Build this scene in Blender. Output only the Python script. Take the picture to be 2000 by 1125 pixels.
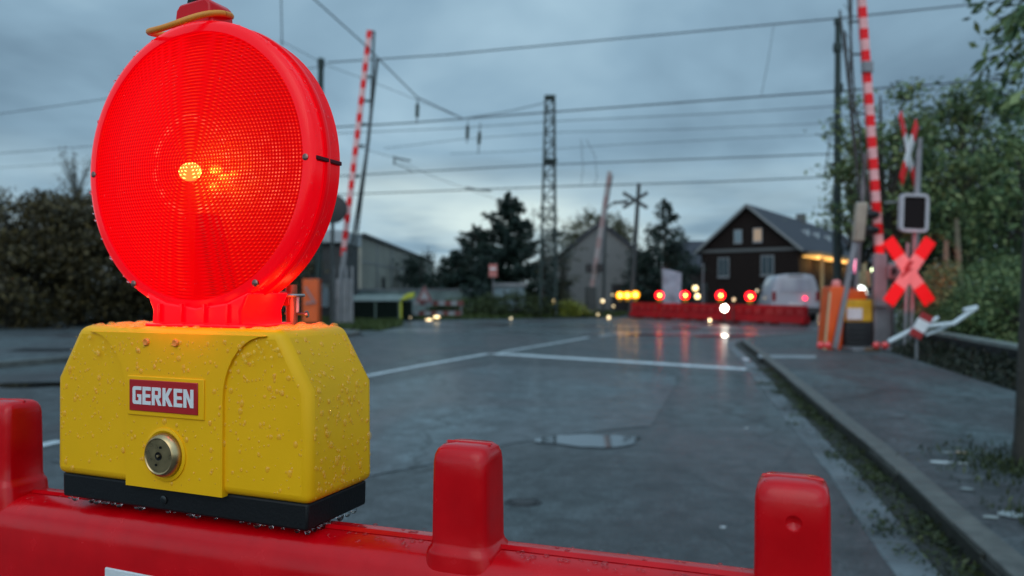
import bpy, bmesh, math, random
import numpy as np
from mathutils import Vector, Matrix
random.seed(7); rng = np.random.default_rng(7)
R = math.radians; PI = math.pi
S = bpy.context.scene
for o in list(bpy.data.objects): bpy.data.objects.remove(o)
COL = S.collection
# ------------------------------------------------------------------ camera
CH = 1.15; F = 1444.0; HY = 570.0          # eye height, focal length and horizon row in photo pixels
cd = bpy.data.cameras.new('camera'); cam = bpy.data.objects.new('camera', cd); COL.objects.link(cam)
cam.location = (0, 0, CH); cam.rotation_euler = (PI/2, 0, 0)
cd.sensor_width = 36; cd.lens = 36*F/2000; cd.shift_y = -(562.5-HY)/2000*1.0
cd.clip_start = 0.02; cd.clip_end = 2500
cd.dof.use_dof = True; cd.dof.focus_distance = 0.53; cd.dof.aperture_fstop = 0.001*cd.lens/0.0036
S.camera = cam
# ------------------------------------------------------------------ world, sun, exposure
SUN_EL, SUN_AZ = R(8), R(200)
w = bpy.data.worlds.new('World'); S.world = w; w.use_nodes = True
def build_world():
    nt = w.node_tree; N = nt.nodes; L = nt.links; N.clear()
    def n(t, **k):
        x = N.new(t)
        for a, b in k.items(): setattr(x, a, b)
        return x
    def m(op, a, b=None, c=None):
        x = n('ShaderNodeMath', operation=op)
        for i, v in enumerate((a, b, c)):
            if v is None: continue
            if isinstance(v, (int, float)): x.inputs[i].default_value = v
            else: L.new(v, x.inputs[i])
        return x.outputs[0]
    tc = n('ShaderNodeTexCoord'); sp = n('ShaderNodeSeparateXYZ'); L.new(tc.outputs['Generated'], sp.inputs[0])
    X, Y, Z = sp.outputs
    zz = m('ADD', m('MAXIMUM', Z, 0.0), 0.16)
    cb = n('ShaderNodeCombineXYZ'); L.new(m('DIVIDE', X, zz), cb.inputs[0]); L.new(m('DIVIDE', Y, zz), cb.inputs[1])
    no = n('ShaderNodeTexNoise'); no.inputs['Scale'].default_value = 0.75; no.inputs['Detail'].default_value = 5
    no.inputs['Roughness'].default_value = .52; no.inputs['Distortion'].default_value = .35; L.new(cb.outputs[0], no.inputs['Vector'])
    cr = n('ShaderNodeValToRGB'); L.new(no.outputs['Fac'], cr.inputs[0])
    e = cr.color_ramp.elements
    e[0].position = .30; e[0].color = (.13, .215, .30, 1); e[1].position = .70; e[1].color = (.45, .64, .76, 1)
    x = cr.color_ramp.elements.new(.5); x.color = (.255, .40, .52, 1)
    # brighter gap low over the horizon, ahead and slightly left
    no2 = n('ShaderNodeTexNoise'); no2.inputs['Scale'].default_value = 3.2; no2.inputs['Detail'].default_value = 4
    mp = n('ShaderNodeMapping'); mp.inputs['Scale'].default_value = (1, 1, 4.5); L.new(tc.outputs['Generated'], mp.inputs[0]); L.new(mp.outputs[0], no2.inputs['Vector'])
    low = m('MULTIPLY', m('SMOOTH_MIN', m('MAXIMUM', m('SUBTRACT', 1.0, m('MULTIPLY', m('ABSOLUTE', m('SUBTRACT', Z, .06)), 8.0)), 0.0), 1.0, .1), m('MAXIMUM', m('MULTIPLY', m('SUBTRACT', no2.outputs['Fac'], .36), 4.0), 0.0))
    side = m('MAXIMUM', m('SUBTRACT', 1.0, m('MULTIPLY', m('ABSOLUTE', m('ADD', X, .1)), 1.4)), 0.15)
    low = m('MINIMUM', m('MULTIPLY', m('MULTIPLY', low, side), 1.5), 1.0)
    mx = n('ShaderNodeMixRGB'); L.new(low, mx.inputs[0]); L.new(cr.outputs[0], mx.inputs[1]); mx.inputs[2].default_value = (.66, .80, .80, 1)
    # sky gain raised behind the camera to brighten the near faces
    back = m('ADD', m('MULTIPLY', m('MAXIMUM', m('ADD', m('MULTIPLY', Y, -1.0), .15), 0.0), 1.0), 1.0)
    up = m('ADD', m('MULTIPLY', m('MAXIMUM', m('SUBTRACT', Z, .42), 0.0), 1.2), 1.0)
    gain = m('MULTIPLY', back, up)
    b1 = n('ShaderNodeBackground'); L.new(mx.outputs[0], b1.inputs[0]); L.new(gain, b1.inputs[1])
    sky = n('ShaderNodeTexSky', sky_type='NISHITA'); sky.sun_disc = False; sky.sun_elevation = SUN_EL; sky.sun_rotation = SUN_AZ
    b2 = n('ShaderNodeBackground'); L.new(sky.outputs[0], b2.inputs[0]); b2.inputs[1].default_value = 0.006
    ad = n('ShaderNodeAddShader'); L.new(b1.outputs[0], ad.inputs[0]); L.new(b2.outputs[0], ad.inputs[1])
    ou = n('ShaderNodeOutputWorld'); L.new(ad.outputs[0], ou.inputs[0])
build_world()
sl = bpy.data.lights.new('sun', 'SUN'); sun = bpy.data.objects.new('sun', sl); COL.objects.link(sun)
sl.energy = 0.5; sl.angle = R(40); sl.color = (1, .93, .84)
# from behind the camera, a little to the left, fairly high (soft added fill)
sun.rotation_euler = (R(55), 0, R(-20))
S.view_settings.view_transform = 'Standard'; S.view_settings.look = 'None'; S.view_settings.exposure = 0; S.view_settings.gamma = 1
S.render.engine = 'CYCLES'
S.cycles.max_bounces = 8; S.cycles.transparent_max_bounces = 16; S.cycles.sample_clamp_indirect = 4
S.cycles.caustics_reflective = False; S.cycles.caustics_refractive = True

# ------------------------------------------------------------------ helpers
def P(px, py, d): return Vector((d*(px-1000)/F, d, CH-d*(py-HY)/F))     # photo pixel at depth d
def G(px, py, z=0.0):                                                      # photo pixel on the ground
    d = F*(CH-z)/(py-HY); return Vector((d*(px-1000)/F, d, z))

MATS = {}
def mat(name, col=(.5,.5,.5), rough=.6, metal=0, bdist=.01, bump=0, bscale=40, vary=0, vscale=5, emit=None, es=0, coat=0, trans=0, ior=1.5, spec=.5, detail=4):
    if name in MATS: return MATS[name]
    m = bpy.data.materials.new(name); m.use_nodes = True; nt = m.node_tree; b = nt.nodes['Principled BSDF']
    b.inputs['Base Color'].default_value = (*col, 1); b.inputs['Roughness'].default_value = rough; b.inputs['Metallic'].default_value = metal
    b.inputs['Coat Weight'].default_value = coat; b.inputs['Transmission Weight'].default_value = trans; b.inputs['IOR'].default_value = ior
    b.inputs['Specular IOR Level'].default_value = spec
    tc = nt.nodes.new('ShaderNodeTexCoord')
    if vary:
        no = nt.nodes.new('ShaderNodeTexNoise'); no.inputs['Scale'].default_value = vscale; no.inputs['Detail'].default_value = detail
        nt.links.new(tc.outputs['Object'], no.inputs['Vector'])
        cr = nt.nodes.new('ShaderNodeValToRGB'); e = cr.color_ramp.elements
        e[0].position = .3; e[1].position = .72
        e[0].color = (*[c*(1-vary) for c in col], 1); e[1].color = (*[min(1, c*(1+vary)) for c in col], 1)
        nt.links.new(no.outputs['Fac'], cr.inputs[0]); nt.links.new(cr.outputs[0], b.inputs['Base Color'])
        mr = nt.nodes.new('ShaderNodeMapRange'); mr.inputs[3].default_value = max(0, rough-.12); mr.inputs[4].default_value = min(1, rough+.12)
        nt.links.new(no.outputs['Fac'], mr.inputs[0]); nt.links.new(mr.outputs[0], b.inputs['Roughness'])
    if bump:
        n2 = nt.nodes.new('ShaderNodeTexNoise'); n2.inputs['Scale'].default_value = bscale; n2.inputs['Detail'].default_value = 3
        nt.links.new(tc.outputs['Object'], n2.inputs['Vector'])
        bp = nt.nodes.new('ShaderNodeBump'); bp.inputs['Strength'].default_value = bump; bp.inputs['Distance'].default_value = bdist
        nt.links.new(n2.outputs['Fac'], bp.inputs['Height']); nt.links.new(bp.outputs[0], b.inputs['Normal'])
    if emit:
        b.inputs['Emission Color'].default_value = (*emit, 1); b.inputs['Emission Strength'].default_value = es
    MATS[name] = m; return m

def leafmat(name, cols, rough=.5):
    m = bpy.data.materials.new(name); m.use_nodes = True; nt = m.node_tree; b = nt.nodes['Principled BSDF']
    g = nt.nodes.new('ShaderNodeNewGeometry'); cr = nt.nodes.new('ShaderNodeValToRGB'); e = cr.color_ramp.elements
    for i, c in enumerate(cols):
        x = e[i] if i < 2 else e.new(i/(len(cols)-1))
        x.position = i/(len(cols)-1); x.color = (*c, 1)
    nt.links.new(g.outputs['Random Per Island'], cr.inputs[0]); nt.links.new(cr.outputs[0], b.inputs['Base Color'])
    b.inputs['Roughness'].default_value = rough; b.inputs['Specular IOR Level'].default_value = .3
    return m

class MB:
    def __init__(s): s.v = []; s.f = []; s.mi = []
    def add(s, vs, fs, k=0, M=None):
        o = len(s.v)
        for v in vs:
            v = Vector(v); s.v.append(tuple(M @ v if M else v))
        for f in fs: s.f.append([i+o for i in f]); s.mi.append(k)
        return s
    def box(s, a, b, k=0, M=None):
        x0,y0,z0 = a; x1,y1,z1 = b
        vs = [(x0,y0,z0),(x1,y0,z0),(x1,y1,z0),(x0,y1,z0),(x0,y0,z1),(x1,y0,z1),(x1,y1,z1),(x0,y1,z1)]
        return s.add(vs, [(0,3,2,1),(4,5,6,7),(0,1,5,4),(1,2,6,5),(2,3,7,6),(3,0,4,7)], k, M)
    def cbox(s, c, d, k=0, M=None): return s.box([c[i]-d[i]/2 for i in range(3)], [c[i]+d[i]/2 for i in range(3)], k, M)
    def beam(s, a, b, wx, wy, k=0, up=(0,0,1)):
        a = Vector(a); b = Vector(b); d = (b-a).normalized(); up = Vector(up)
        if abs(d.dot(up)) > .98: up = Vector((0,1,0))
        x = d.cross(up).normalized(); y = x.cross(d)
        vs = [p + x*i*wx/2 + y*j*wy/2 for p in (a, b) for i, j in ((-1,-1),(1,-1),(1,1),(-1,1))]
        return s.add(vs, [(0,1,2,3),(7,6,5,4),(0,4,5,1),(1,5,6,2),(2,6,7,3),(3,7,4,0)], k)
    def tube(s, pts, r, n=8, k=0, cap=True):
        pts = [Vector(p) for p in pts]; rs = r if isinstance(r, (list, tuple)) else [r]*len(pts)
        o = len(s.v); ref = None
        for i, p in enumerate(pts):
            d = (pts[min(i+1, len(pts)-1)]-pts[max(i-1, 0)]).normalized()
            if ref is None: ref = Vector((0,0,1)) if abs(d.z) < .9 else Vector((1,0,0))
            x = d.cross(ref).normalized(); y = x.cross(d).normalized(); ref = y if abs(y.dot(d)) < .9 else ref
            for j in range(n):
                t = 2*PI*j/n; s.v.append(tuple(p + x*math.cos(t)*rs[i] + y*math.sin(t)*rs[i]))
        for i in range(len(pts)-1):
            for j in range(n):
                a = o+i*n+j; b = o+i*n+(j+1) % n; s.f.append([a, b, b+n, a+n]); s.mi.append(k)
        if cap:
            s.f.append([o+j for j in range(n)][::-1]); s.mi.append(k)
            s.f.append([o+(len(pts)-1)*n+j for j in range(n)]); s.mi.append(k)
        return s
    def lathe(s, prof, n=32, k=0, M=None, cap=True):          # prof: (r, h) about local z
        o = len(s.v)
        for r, h in prof:
            for j in range(n):
                t = 2*PI*j/n; v = Vector((r*math.cos(t), r*math.sin(t), h)); s.v.append(tuple(M @ v if M else v))
        for i in range(len(prof)-1):
            for j in range(n):
                a = o+i*n+j; b = o+i*n+(j+1) % n; s.f.append([a, b, b+n, a+n]); s.mi.append(k)
        if cap:
            s.f.append([o+j for j in range(n)][::-1]); s.mi.append(k)
            s.f.append([o+(len(prof)-1)*n+j for j in range(n)]); s.mi.append(k)
        return s
    def prism(s, poly, h0, h1, k=0, M=None):        # poly (x,y) extruded along z
        n = len(poly); vs = [(x, y, h0) for x, y in poly]+[(x, y, h1) for x, y in poly]
        return s.add(vs, [list(range(n))[::-1], list(range(n, 2*n))]+[(i, (i+1) % n, (i+1) % n+n, i+n) for i in range(n)], k, M)
    def build(s, name, mats, parent=None, smooth=False, bevel=0, seg=2, inv=None, recalc=True):
        if not isinstance(mats, (list, tuple)): mats = [mats]
        if parent is not None and inv is None: 
            inv = wm(parent).inverted()
        vs = [tuple(inv @ Vector(v)) for v in s.v] if (parent is not None and inv is not False) else s.v
        me = bpy.data.meshes.new(name); me.from_pydata(vs, [], s.f)
        for m in mats: me.materials.append(m)
        me.polygons.foreach_set('material_index', s.mi)
        if recalc:
            bm = bmesh.new(); bm.from_mesh(me); bmesh.ops.recalc_face_normals(bm, faces=bm.faces); bm.to_mesh(me); bm.free()
        if smooth:
            me.polygons.foreach_set('use_smooth', [True]*len(me.polygons))
        o = bpy.data.objects.new(name, me); COL.objects.link(o)
        if parent is not None: o.parent = parent
        if bevel:
            b = o.modifiers.new('bevel', 'BEVEL'); b.width = bevel; b.segments = seg; b.limit_method = 'ANGLE'; b.angle_limit = R(35)
        if smooth or bevel:
            try:
                me.polygons.foreach_set('use_smooth', [True]*len(me.polygons))
                me.set_sharp_from_angle(angle=R(50))
            except Exception: pass
        return o
def wm(o):                                           # world matrix without a depsgraph update
    m = o.matrix_basis.copy()
    p = o.parent
    while p: m = p.matrix_basis @ m; p = p.parent
    return m
def tag(o, label=None, cat=None, group=None, kind=None):
    if label: o['label'] = label
    if cat: o['category'] = cat
    if group: o['group'] = group
    if kind: o['kind'] = kind
    return o
def thing(name, loc, label, cat, group=None, rz=0):
    o = bpy.data.objects.new(name, None); COL.objects.link(o); o.location = loc; o.rotation_euler = (0, 0, rz)
    o.empty_display_size = .2
    return tag(o, label, cat, group)
def copy_tree(o, parent=None):
    c = o.copy(); COL.objects.link(c); c.parent = parent
    for ch in [x for x in bpy.data.objects if x.parent == o]: copy_tree(ch, c)
    return c
ID = Matrix.Identity(4)
def sheet(name, poly, z, m, kind='structure', sub=0):
    bm = bmesh.new(); vs = [bm.verts.new((x, y, z)) for x, y in poly]; bm.faces.new(vs)
    bmesh.ops.triangulate(bm, faces=bm.faces); bmesh.ops.recalc_face_normals(bm, faces=bm.faces)
    me = bpy.data.meshes.new(name); bm.to_mesh(me); bm.free(); me.materials.append(m)
    if me.polygons[0].normal.z < 0: me.flip_normals()
    o = bpy.data.objects.new(name, me); COL.objects.link(o)
    if kind: o['kind'] = kind
    return o

# ------------------------------------------------------------------ ground materials
def asphalt(name, base, wet, scale=1.0):
    m = bpy.data.materials.new(name); m.use_nodes = True; nt = m.node_tree; N = nt.nodes; L = nt.links; b = N['Principled BSDF']
    g = N.new('ShaderNodeNewGeometry')
    def noise(sc, det=4, dist=0, scv=(1,1,1)):
        mp = N.new('ShaderNodeMapping'); mp.inputs['Scale'].default_value = scv; L.new(g.outputs['Position'], mp.inputs[0])
        x = N.new('ShaderNodeTexNoise'); x.inputs['Scale'].default_value = sc; x.inputs['Detail'].default_value = det; x.inputs['Distortion'].default_value = dist
        L.new(mp.outputs[0], x.inputs['Vector']); return x.outputs['Fac']
    big = noise(.45*scale, 5, .8, (1.3, .7, 1)); mid = noise(3, 4, .4); fine = noise(160, 3); grit = noise(60, 2)
    cr = N.new('ShaderNodeValToRGB'); L.new(big, cr.inputs[0]); e = cr.color_ramp.elements
    e[0].position = .38; e[1].position = .62; e[0].color = (base[0]*.80, base[1]*.66, base[2]*.66, 1); e[1].color = (base[0]*1.25, base[1]*1.45, base[2]*1.45, 1)
    mx = N.new('ShaderNodeMixRGB'); mx.blend_type = 'OVERLAY'; mx.inputs[0].default_value = .9; L.new(cr.outputs[0], mx.inputs[1]); L.new(grit, mx.inputs[2])
    mx2 = N.new('ShaderNodeMixRGB'); mx2.blend_type = 'OVERLAY'; mx2.inputs[0].default_value = .6; L.new(mx.outputs[0], mx2.inputs[1]); L.new(mid, mx2.inputs[2])
    # pale aggregate chips
    vo = N.new('ShaderNodeTexVoronoi'); vo.inputs['Scale'].default_value = 90; L.new(g.outputs['Position'], vo.inputs['Vector'])
    vr = N.new('ShaderNodeValToRGB'); L.new(vo.outputs['Distance'], vr.inputs[0]); vr.color_ramp.elements[0].color = (.9,.9,.9,1); vr.color_ramp.elements[0].position = .08; vr.color_ramp.elements[1].position = .2; vr.color_ramp.elements[1].color = (0,0,0,1)
    mx3 = N.new('ShaderNodeMixRGB'); mx3.blend_type = 'ADD'; mx3.inputs[0].default_value = .07; L.new(mx2.outputs[0], mx3.inputs[1]); L.new(vr.outputs[0], mx3.inputs[2])
    spk = N.new('ShaderNodeTexNoise'); spk.inputs['Scale'].default_value = 38; spk.inputs['Detail'].default_value = 6; spk.inputs['Roughness'].default_value = .75; L.new(g.outputs['Position'], spk.inputs['Vector'])
    sr = N.new('ShaderNodeMapRange'); sr.inputs[1].default_value = .32; sr.inputs[2].default_value = .68; sr.inputs[3].default_value = .45; sr.inputs[4].default_value = 1.7; L.new(spk.outputs['Fac'], sr.inputs[0])
    vm = N.new('ShaderNodeVectorMath'); vm.operation = 'SCALE'; L.new(mx3.outputs[0], vm.inputs[0])
    m8 = noise(7, 6, .6); s8 = N.new('ShaderNodeMapRange'); s8.inputs[1].default_value = .34; s8.inputs[2].default_value = .66; s8.inputs[3].default_value = .62; s8.inputs[4].default_value = 1.4; L.new(m8, s8.inputs[0])
    wv = N.new('ShaderNodeTexNoise'); wv.inputs['Scale'].default_value = 1.6; wv.inputs['Detail'].default_value = 5; L.new(g.outputs['Position'], wv.inputs['Vector'])
    va = N.new('ShaderNodeVectorMath'); va.operation = 'MULTIPLY_ADD'; L.new(wv.outputs['Color'], va.inputs[0]); va.inputs[1].default_value = (.9,.9,0); L.new(g.outputs['Position'], va.inputs[2])
    vc_ = N.new('ShaderNodeTexVoronoi'); vc_.feature = 'DISTANCE_TO_EDGE'; vc_.inputs['Scale'].default_value = .33; L.new(va.outputs[0], vc_.inputs['Vector'])
    ck = N.new('ShaderNodeMapRange'); ck.inputs[1].default_value = 0; ck.inputs[2].default_value = .010; ck.inputs[3].default_value = .35; ck.inputs[4].default_value = 1; L.new(vc_.outputs['Distance'], ck.inputs[0])
    q1 = N.new('ShaderNodeMath'); q1.operation = 'MULTIPLY'; L.new(sr.outputs[0], q1.inputs[0]); L.new(s8.outputs[0], q1.inputs[1])
    q2 = N.new('ShaderNodeMath'); q2.operation = 'MULTIPLY'; L.new(q1.outputs[0], q2.inputs[0]); L.new(ck.outputs[0], q2.inputs[1]); L.new(q2.outputs[0], vm.inputs['Scale']); L.new(vm.outputs[0], b.inputs['Base Color'])
    rr = N.new('ShaderNodeMapRange'); L.new(big, rr.inputs[0]); rr.inputs[1].default_value = .35; rr.inputs[2].default_value = .65
    rr.inputs[3].default_value = wet[0]; rr.inputs[4].default_value = wet[1]; L.new(rr.outputs[0], b.inputs['Roughness'])
    b.inputs['Specular IOR Level'].default_value = .5; b.inputs['Coat Weight'].default_value = wet[2]; b.inputs['Coat Roughness'].default_value = wet[3]; b.inputs['Coat IOR'].default_value = 1.33
    ma = N.new('ShaderNodeMath'); ma.operation = 'ADD'; L.new(fine, ma.inputs[0]); L.new(grit, ma.inputs[1]); ma2 = N.new('ShaderNodeMath'); ma2.operation = 'MULTIPLY_ADD'; L.new(spk.outputs['Fac'], ma2.inputs[0]); ma2.inputs[1].default_value = 1.5; L.new(ma.outputs[0], ma2.inputs[2]); ma = ma2
    bp = N.new('ShaderNodeBump'); bp.inputs['Strength'].default_value = wet[4]; bp.inputs['Distance'].default_value = .004; L.new(ma.outputs[0], bp.inputs['Height']); L.new(bp.outputs[0], b.inputs['Normal'])
    return m
M_ROAD = asphalt('wet_asphalt', (.044,.048,.050), (.42,.75,.17,.16,.75))
M_PATCH = asphalt('smooth_asphalt_patch', (.062,.070,.075), (.38,.62,.18,.16,.60))
M_DARKPATCH = asphalt('repair_asphalt', (.036,.039,.041), (.45,.75,.15,.18,.75))
M_PAVE = asphalt('pavement_asphalt', (.048,.054,.056), (.55,.8,.08,.25,.8))
M_KERB = mat('kerb_stone', (.10,.098,.088), .6, bump=.5, bscale=60, vary=.3, vscale=9)
M_GUT = mat('gutter_stone', (.095,.108,.115), .5, bump=.5, bscale=40, vary=.8, vscale=1.6)
M_SOIL = mat('soil', (.03,.034,.02), .9, bump=.8, bscale=20, vary=.5, vscale=1.5)
M_PAINT = mat('road_paint', (.50,.54,.56), .42, bump=.3, bscale=120, vary=.35, vscale=6, detail=8)
M_BALLAST = mat('ballast', (.07,.065,.06), .85, bump=1, bscale=18, vary=.5, vscale=12)
M_STEEL = mat('rail_steel', (.35,.36,.38), .28, 1, vary=.2)
M_PANEL = asphalt('crossing_panels', (.06,.068,.072), (.28,.42,.4,.14,.2))

# ground, road, pavements --------------------------------------------------
sheet('ground', [(-900,-300),(900,-300),(900,1500),(-900,1500)], -.06, M_SOIL)
kerb = [(.75,-2.5),(1.22,.2),(1.60,1.7),(1.92,3.08),(2.14,3.86),(2.44,5.03),(2.87,6.92),(3.62,10.06),(4.35,13.2),(4.76,15.1),(5.02,16.2),(5.6,17.4),(6.6,18.4),(8.4,19.2),(14,19.2)]
lkerb = [(-14,-2.5),(-12.3,2),(-7.67,11.07),(-5.9,14.6),(-4.3,18.0),(-3.9,19.6),(-4.4,20.8),(-6.5,21.6),(-12,23.2)]
road_poly = kerb + [(16,23),(16,30),(36,58),(30,62),(12,45),(4.5,33.5),(-3,30.3),(-6.5,29.3),(-9,28.9),(-12,26)] + lkerb[::-1]
sheet('road', road_poly, 0, M_ROAD)
# pavement right with kerb and gutter
def offset(pl, d):
    out = []
    for i, p in enumerate(pl):
        a = Vector(pl[max(i-1, 0)]); b = Vector(pl[min(i+1, len(pl)-1)]); t = (b-a).normalized(); out.append((p[0]+t.y*d, p[1]-t.x*d))
    return out
def smoothline(pl, it=2):
    for _ in range(it):
        q = [pl[0]]
        for a, b in zip(pl[:-1], pl[1:]):
            q += [(a[0]*.75+b[0]*.25, a[1]*.75+b[1]*.25), (a[0]*.25+b[0]*.75, a[1]*.25+b[1]*.75)]
        pl = q+[pl[-1]]
    return pl
def strip(name, pl, a, b, z0, z1, m, stones=1.0, gap=.006, kind='structure', wob=0, jit=0):   # a run of stones along a polyline between offsets a and b
    mb = MB(); L = [0]
    for p, q in zip(pl[:-1], pl[1:]): L.append(L[-1]+(Vector(q)-Vector(p)).length)
    def at(s, off):
        s = min(max(s, 0), L[-1]-1e-4)
        for i in range(len(L)-1):
            if s <= L[i+1]:
                t = (s-L[i])/(L[i+1]-L[i]); p = Vector(pl[i]).lerp(Vector(pl[i+1]), t); d = (Vector(pl[i+1])-Vector(pl[i])).normalized()
                return (p.x+d.y*off, p.y-d.x*off)
    s = 0
    while s < L[-1]-.05:
        e = min(s+stones*random.uniform(1-jit, 1+jit), L[-1]); j = random.uniform(-wob, wob); jo = random.uniform(-wob, wob)
        k = [at(s+gap, a+jo), at(e-gap, a+jo), at(e-gap, b+jo), at(s+gap, b+jo)]
        mb.prism(k, z0, z1+j); s = e
    o = mb.build(name, m, bevel=.008); o['kind'] = kind; return o
kl = smoothline(kerb); sheet('pavement', offset(kl, .10) + [(14,14.2),(7.2,13.9),(6.9,13.2),(5.3,7.5),(4.6,4.8),(3.9,1.5),(3.4,-2.5)], .095, M_PAVE)
strip('kerb', kl, 0, .125, -.05, .105, M_KERB, 1.0, .005, wob=.004)
strip('gutter', kl, -.34, -.15, -.05, .008, M_GUT, .45, .006, wob=.004, jit=.5)
ll = smoothline(lkerb)
strip('kerb', ll, -.15, 0, -.05, .10, M_KERB, 1.0, .005, wob=.004)
sheet('pavement', offset(ll, -.13)[::-1] + [(-14,-2.5),(-40,5),(-40,27.2),(-12,27.2)][1:], .088, asphalt('pavement_asphalt_left', (.05,.057,.060), (.5,.75,.08,.25,.7)))
# markings
def seg(poly, z=.006, m=M_PAINT, name='road_marking'): return sheet(name, poly, z, m)
def ribbon(pts, w_, z=.006, m=M_PAINT, name='road_marking'):
    l = offset(pts, -w_/2); r = offset(pts, w_/2); return seg(l+r[::-1], z, m, name)
a = G(965,691); b = G(1462,722)
d_ = (b-a).normalized(); nrm = Vector((-d_.y, d_.x, 0))
seg([tuple((a+nrm*.2)[:2]), tuple((b+nrm*.2)[:2]), tuple((b-nrm*.17)[:2]), tuple((a-nrm*.17)[:2])])
cl = [G(20,885), G(118,862)]
ribbon([tuple(p[:2]) for p in (G(-60,905), G(118,862))], .12)
ribbon(smoothline([tuple(p[:2]) for p in (G(700,738), G(830,713), G(955,691))]), .14)
ribbon(smoothline([tuple(p[:2]) for p in (G(980,688), G(1070,673), G(1150,659))]), .12)
ribbon([tuple(p[:2]) for p in (G(1170,657), G(1215,651))], .12)
# patches
pt = [G(x, y) for x, y in ((1318,752),(1272,832),(1100,850),(985,870),(850,905),(700,935),(300,960),(100,900),(500,800),(700,760),(960,712),(1180,722),(1320,735))]
sheet('road_patch', [tuple(p[:2]) for p in pt], .004, M_PATCH)
sheet('road_patch', [tuple(G(x,y)[:2]) for x, y in ((1010,893),(1120,880),(1300,905),(1500,990),(1480,1110),(1200,1160),(980,1120),(900,1000))], .0035, M_DARKPATCH)
# crossing: panels and rails, running parallel with the wires
TD = Vector((16.7,-4.3,0)).normalized(); TN = Vector((-TD.y, TD.x, 0))
def tl(c, off, half0, half1, w_):
    A = c+TD*half0+TN*off; B = c+TD*half1+TN*off
    return [tuple((A-TN*w_/2)[:2]), tuple((B-TN*w_/2)[:2]), tuple((B+TN*w_/2)[:2]), tuple((A+TN*w_/2)[:2])]
for cy in (21.4, 25.6):
    c = Vector((0, cy, 0))
    sheet('crossing_panel', tl(c, 0, -4.2, 11.5, 2.5), .005, M_PANEL)
    for s in (-.74, .74):
        sheet('flange_groove', tl(c, s*.93, -4.2, 11.5, .09), .008, mat('groove', (.01,.01,.01), .5))
        sheet('rail', tl(c, s, -4.2, 11.5, .075), .010, M_STEEL)
for sx0, sx1 in ((-60,-5.5),(12.5,50)):
    for cy in (21.4, 25.6):
        c = Vector((0, cy, 0)); sheet('ballast', tl(c, 0, sx0, sx1, 3.4), -.02+(.004 if cy > 22 else 0), M_BALLAST)
        mb = MB()
        for s in (-.74, .74):
            A = c+TD*sx0+TN*s; B = c+TD*sx1+TN*s; mb.beam(A+Vector((0,0,.03)), B+Vector((0,0,.03)), .07, .14)
        mb.build('rail', M_STEEL)['kind'] = 'structure'
# puddle, an irregular film of water
def blob(cx, cy, rx, ry, n=40, seed=0, amp=.28):
    r = random.Random(seed); ph = [r.uniform(0, 6.28) for _ in range(6)]
    return [(cx+rx*math.cos(t)*(1+amp*sum(math.sin((k+2)*t+ph[k])/(k+1.5) for k in range(5))), cy+ry*math.sin(t)*(1+amp*sum(math.cos((k+2)*t+ph[k])/(k+1.5) for k in range(5)))) for t in [2*PI*i/n for i in range(n)]]
M_WATER = mat('puddle_water', (.02,.024,.028), .06, spec=.8, coat=.5)
g0 = G(1140,862); sheet('puddle', blob(g0.x, g0.y, .30, .25, seed=3), .009, M_WATER)
g0 = G(1212,858); sheet('puddle', blob(g0.x, g0.y, .13, .12, seed=8), .0092, M_WATER)
g0 = G(60,752); sheet('puddle', blob(g0.x, g0.y, .5, .25, seed=5), .006, M_WATER)
for i, (px, py, rx, ry) in enumerate(((1412,634,.8,.5),(1288,655,.7,.3),(1420,657,1.0,.35),(1340,641,.5,.4),(700,642,1,.5))):
    g0 = G(px, py); sheet('puddle', blob(g0.x, g0.y, rx, ry, seed=20+i), .0135+i*.0004, M_WATER)
# valve cover and drain
vc = thing('valve_cover', G(1022,983), 'small oval iron valve cover set in the wet asphalt behind the red barrier', 'manhole cover')
MB().lathe([(.001,.002),(.072,.002),(.078,.009),(.09,.009),(.095,.004)][::-1], 28, M=Matrix.Translation(vc.location) @ Matrix.Diagonal((1.1,.8,1,1))).build('frame', mat('cast_iron', (.035,.035,.037), .5, .6, bump=.4, bscale=80), vc)
MB().lathe([(.001,.0115),(.060,.0115),(.064,.009),(.064,.004)][::-1], 24, M=Matrix.Translation(vc.location) @ Matrix.Diagonal((1.1,.8,1,1))).build('lid', mat('cast_iron_lid', (.055,.055,.057), .42, .6, bump=.8, bscale=150), vc)
g0 = G(85,684,.09)
dr = thing('drain_grate', g0, 'dark iron drain grate lying in the left pavement', 'drain')
mb = MB()
for i in range(9): mb.cbox((g0.x-.4+i*.1, g0.y, .1), (.05,.4,.02))
mb.build('bars', MATS['cast_iron'], dr); MB().cbox((g0.x,g0.y,.093), (.98,.5,.006)).build('pit', mat('pit', (.006,.006,.006), .8), dr)

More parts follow.
